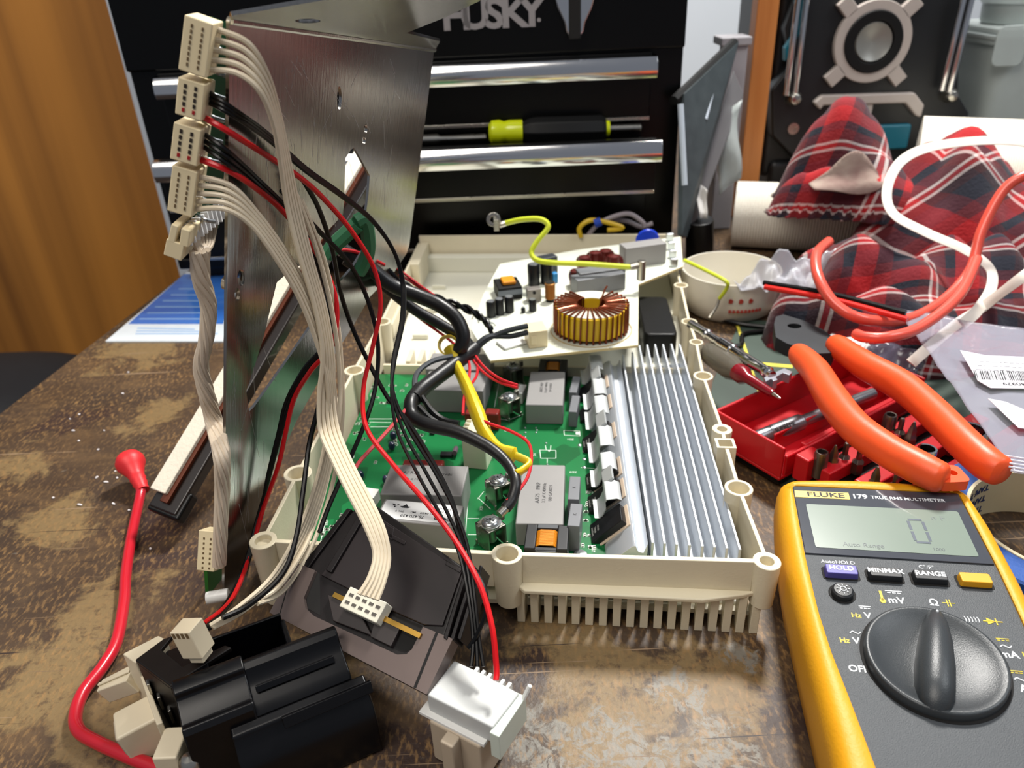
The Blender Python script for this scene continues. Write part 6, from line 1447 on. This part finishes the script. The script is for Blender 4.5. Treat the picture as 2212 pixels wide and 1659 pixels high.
# ------------------------------------------------------------------ black housing at the front left
zh = 44.
a, b = gz(372, 1480, zh), gz(716, 1350, zh)
HMm = frame(a, b, z=(0, 0, 1)); Lh = (b-a).length; HI = HMm.inverted()
def hq(u, v, z=zh): p = HI @ gz(u, v, z); return p.x, p.y
hs = thing('black_housing', 'glossy black ribbed plastic housing with a cream plug in its open top', 'housing', HMm)
XP = Matrix(((0, 0, 1, 0), (1, 0, 0, 0), (0, 1, 0, 0), (0, 0, 0, 1)))       # profile drawn in y, z and pushed along x
gb = mat('glossy_black', '060608', .28, var=.1, rvar=.06, spec=.4)
pr = [(2, 0), (1, 1), (-2, 1.2), (-5, 0), (-5.5, -2.5), (-9, -5), (-14, -7), (-16, -6), (-18, -8), (-20, -22), (-17, -43), (2, -43)]
MB(XP).sheet([], [], 1) if False else None
x1 = Lh
MB().prism([(y, z) for y, z in pr], 0, x1*.42, XP).build('body', gb, hs, bev=.8, seg=3)
pr2 = [(1, -1.5), (-2, 0), (-4.5, -1.5), (-5.5, -4), (-9, -7), (-15, -9), (-18, -12), (-20, -24), (-17, -43), (1, -43)]
MB().prism([(y, z) for y, z in pr2], x1*.40, x1*1.02, XP).build('body_front', gb, hs, bev=.8, seg=3)
MB().prism([(-18, -12), (-22, -13), (-24, -18), (-27, -20), (-30, -27), (-30, -43), (-18, -43)], x1*.25, x1*1.1, XP).build('lower_lobe', gb, hs, bev=1, seg=3)
MB().prism([(-9, -6), (-11, -4.6), (-12.5, -7)], x1*.45, x1*.95, XP).build('rib', gb, hs, bev=.4)
MB().prism([(-22, -12), (-24, -10.8), (-26, -15)], x1*.55, x1*1.12, XP).build('rib', gb, hs, bev=.4)
by = hq(560, 1330)[1]; 
MB().box(0, x1*.72, by-1.5, by, -40, -2).build('rear_wall', gb, hs, bev=.5)
MB().box(-1, 1, 0, by, -40, -1).build('end_wall', gb, hs, bev=.5)
MB().box(-.5, x1*.22, 0, by, -2.4, -.8).build('top_web', gb, hs, bev=.4)
MB().box(x1*.72-1, x1*.72+1, 0, by, -40, -6).build('cross_wall', gb, hs, bev=.5)
MB().box(1, x1*.72, 0, by, -41, -39).build('inner_floor', blackm, hs)
def hpoly(px_, z): return [tuple((HI @ gz(u, v, z)).xy) for u, v in px_]
lf = mat('flange_black', '15110f', .42, var=.1, spec=.35)
MB().prism(hpoly(((368, 1481), (291, 1424), (352, 1379), (374, 1371), (348, 1402), (394, 1438), (486, 1392), (500, 1398)), zh), -.0+zh-2.2-zh, -.2).build('top_flange', lf, hs, bev=.5)
p0, p1 = hpoly(((291, 1424), (368, 1482)), zh); mb = MB(); wallseg(mb, (p0[0]+1, p0[1]), (p1[0]+1, p1[1]), 1.6, -34, -2); mb.build('end_panel', lf, hs, bev=.4)
for k in range(3):
    t = .25+.22*k; q = (p0[0]+(p1[0]-p0[0])*t-.6, p0[1]+(p1[1]-p0[1])*t); MB().cbox(q[0], q[1], -12-4*k, 1.2, 3, 7, RZ(0)).build('end_clip', bp0 if False else steel, hs, bev=.3)
# cream plug with slots in the opening
a, b, c_ = gz(396, 1412, 52), gz(438, 1426, 52), gz(384, 1374, 56)
M = HI @ frame(gz(395, 1424, 48), gz(438, 1424, 50), gz(386, 1372, 60)); 
o = MB(M).box(0, 9, 0, 12.5, -8, 0).box(1.5, 7.5, -3, 0, -7, -1).build('plug', mat('plug_cream', 'e0d2b4', .4), hs, bev=.4)
mb = MB(M)
for i in range(4): mb.cbox(1.4+i*2, 11, .02, 1.2, 2.2, .3).cbox(-.05, 3+i*2.4, -3, .3, 1.4, 3)
mb.build('contact_slots', MATS['slot_brown'], o)
# ------------------------------------------------------------------ cream bracket behind the left end of the housing
c0 = gz(300, 1470, 20); brk = thing('mounting_bracket', 'cream plastic bracket with a tapered peg at the left end of the black housing', 'bracket', T(c0.x, c0.y, 0)); I = T(-c0.x, -c0.y, 0)
bp_ = mat('bracket_cream', 'ddd0b4', .42, var=.04, bump=.1)
def poly(px_, z): return [(p.x, p.y) for p in (gz(u, v, z) for u, v in px_)]
MB(I).prism(poly(((264, 1412), (342, 1372), (362, 1382), (292, 1432)), 38), 6, 38).build('top_plate', bp_, brk, bev=.6)
MB(I).prism(poly(((292, 1430), (300, 1426), (352, 1560), (338, 1566)), 30), 2, 30).build('back_plate', bp_, brk, bev=.5)
a, b = gz(225, 1490, 16), gz(305, 1455, 24)
MB(I @ frame(a, b, z=(0, 0, 1))).prism([(0, -3), (16, -4.5), (16, 4.5), (0, 3)], -5, 3).box(0, 16, -.8, .8, 3, 4).build('peg', bp_, brk, bev=.7)
a, b = gz(262, 1592, 12), gz(345, 1548, 14)
MB(I @ frame(a, b, z=(0, 0, 1))).box(0, 17, -7, 7, -11, 7).build('foot_block', bp_, brk, bev=1.2)
MB(I @ frame(a, b, z=(0, 0, 1))).box(-.8, 2, -5, 5, -9, 5).build('foot_face', mat('face_translucent', 'b5aa98', .3), brk, bev=.8)
P = gz(372, 1600, 26); MB(I @ T(P.x, P.y, 18)).box(-5, 4, -7, 6, -16, 8).build('spring_housing', bp_, brk, bev=.8)
P = gz(408, 1640, 24); 
ss = MB(T(P.x, P.y, 18)).lathe([(0, 0), (4.2, 0), (4.4, 2), (3.8, 5.5), (2.4, 7), (0, 7.4)], n=24).build('cap_nut', steel, bev=.2); tag(ss, 'shiny domed steel screw at the lower left corner of the black housing', 'screw')
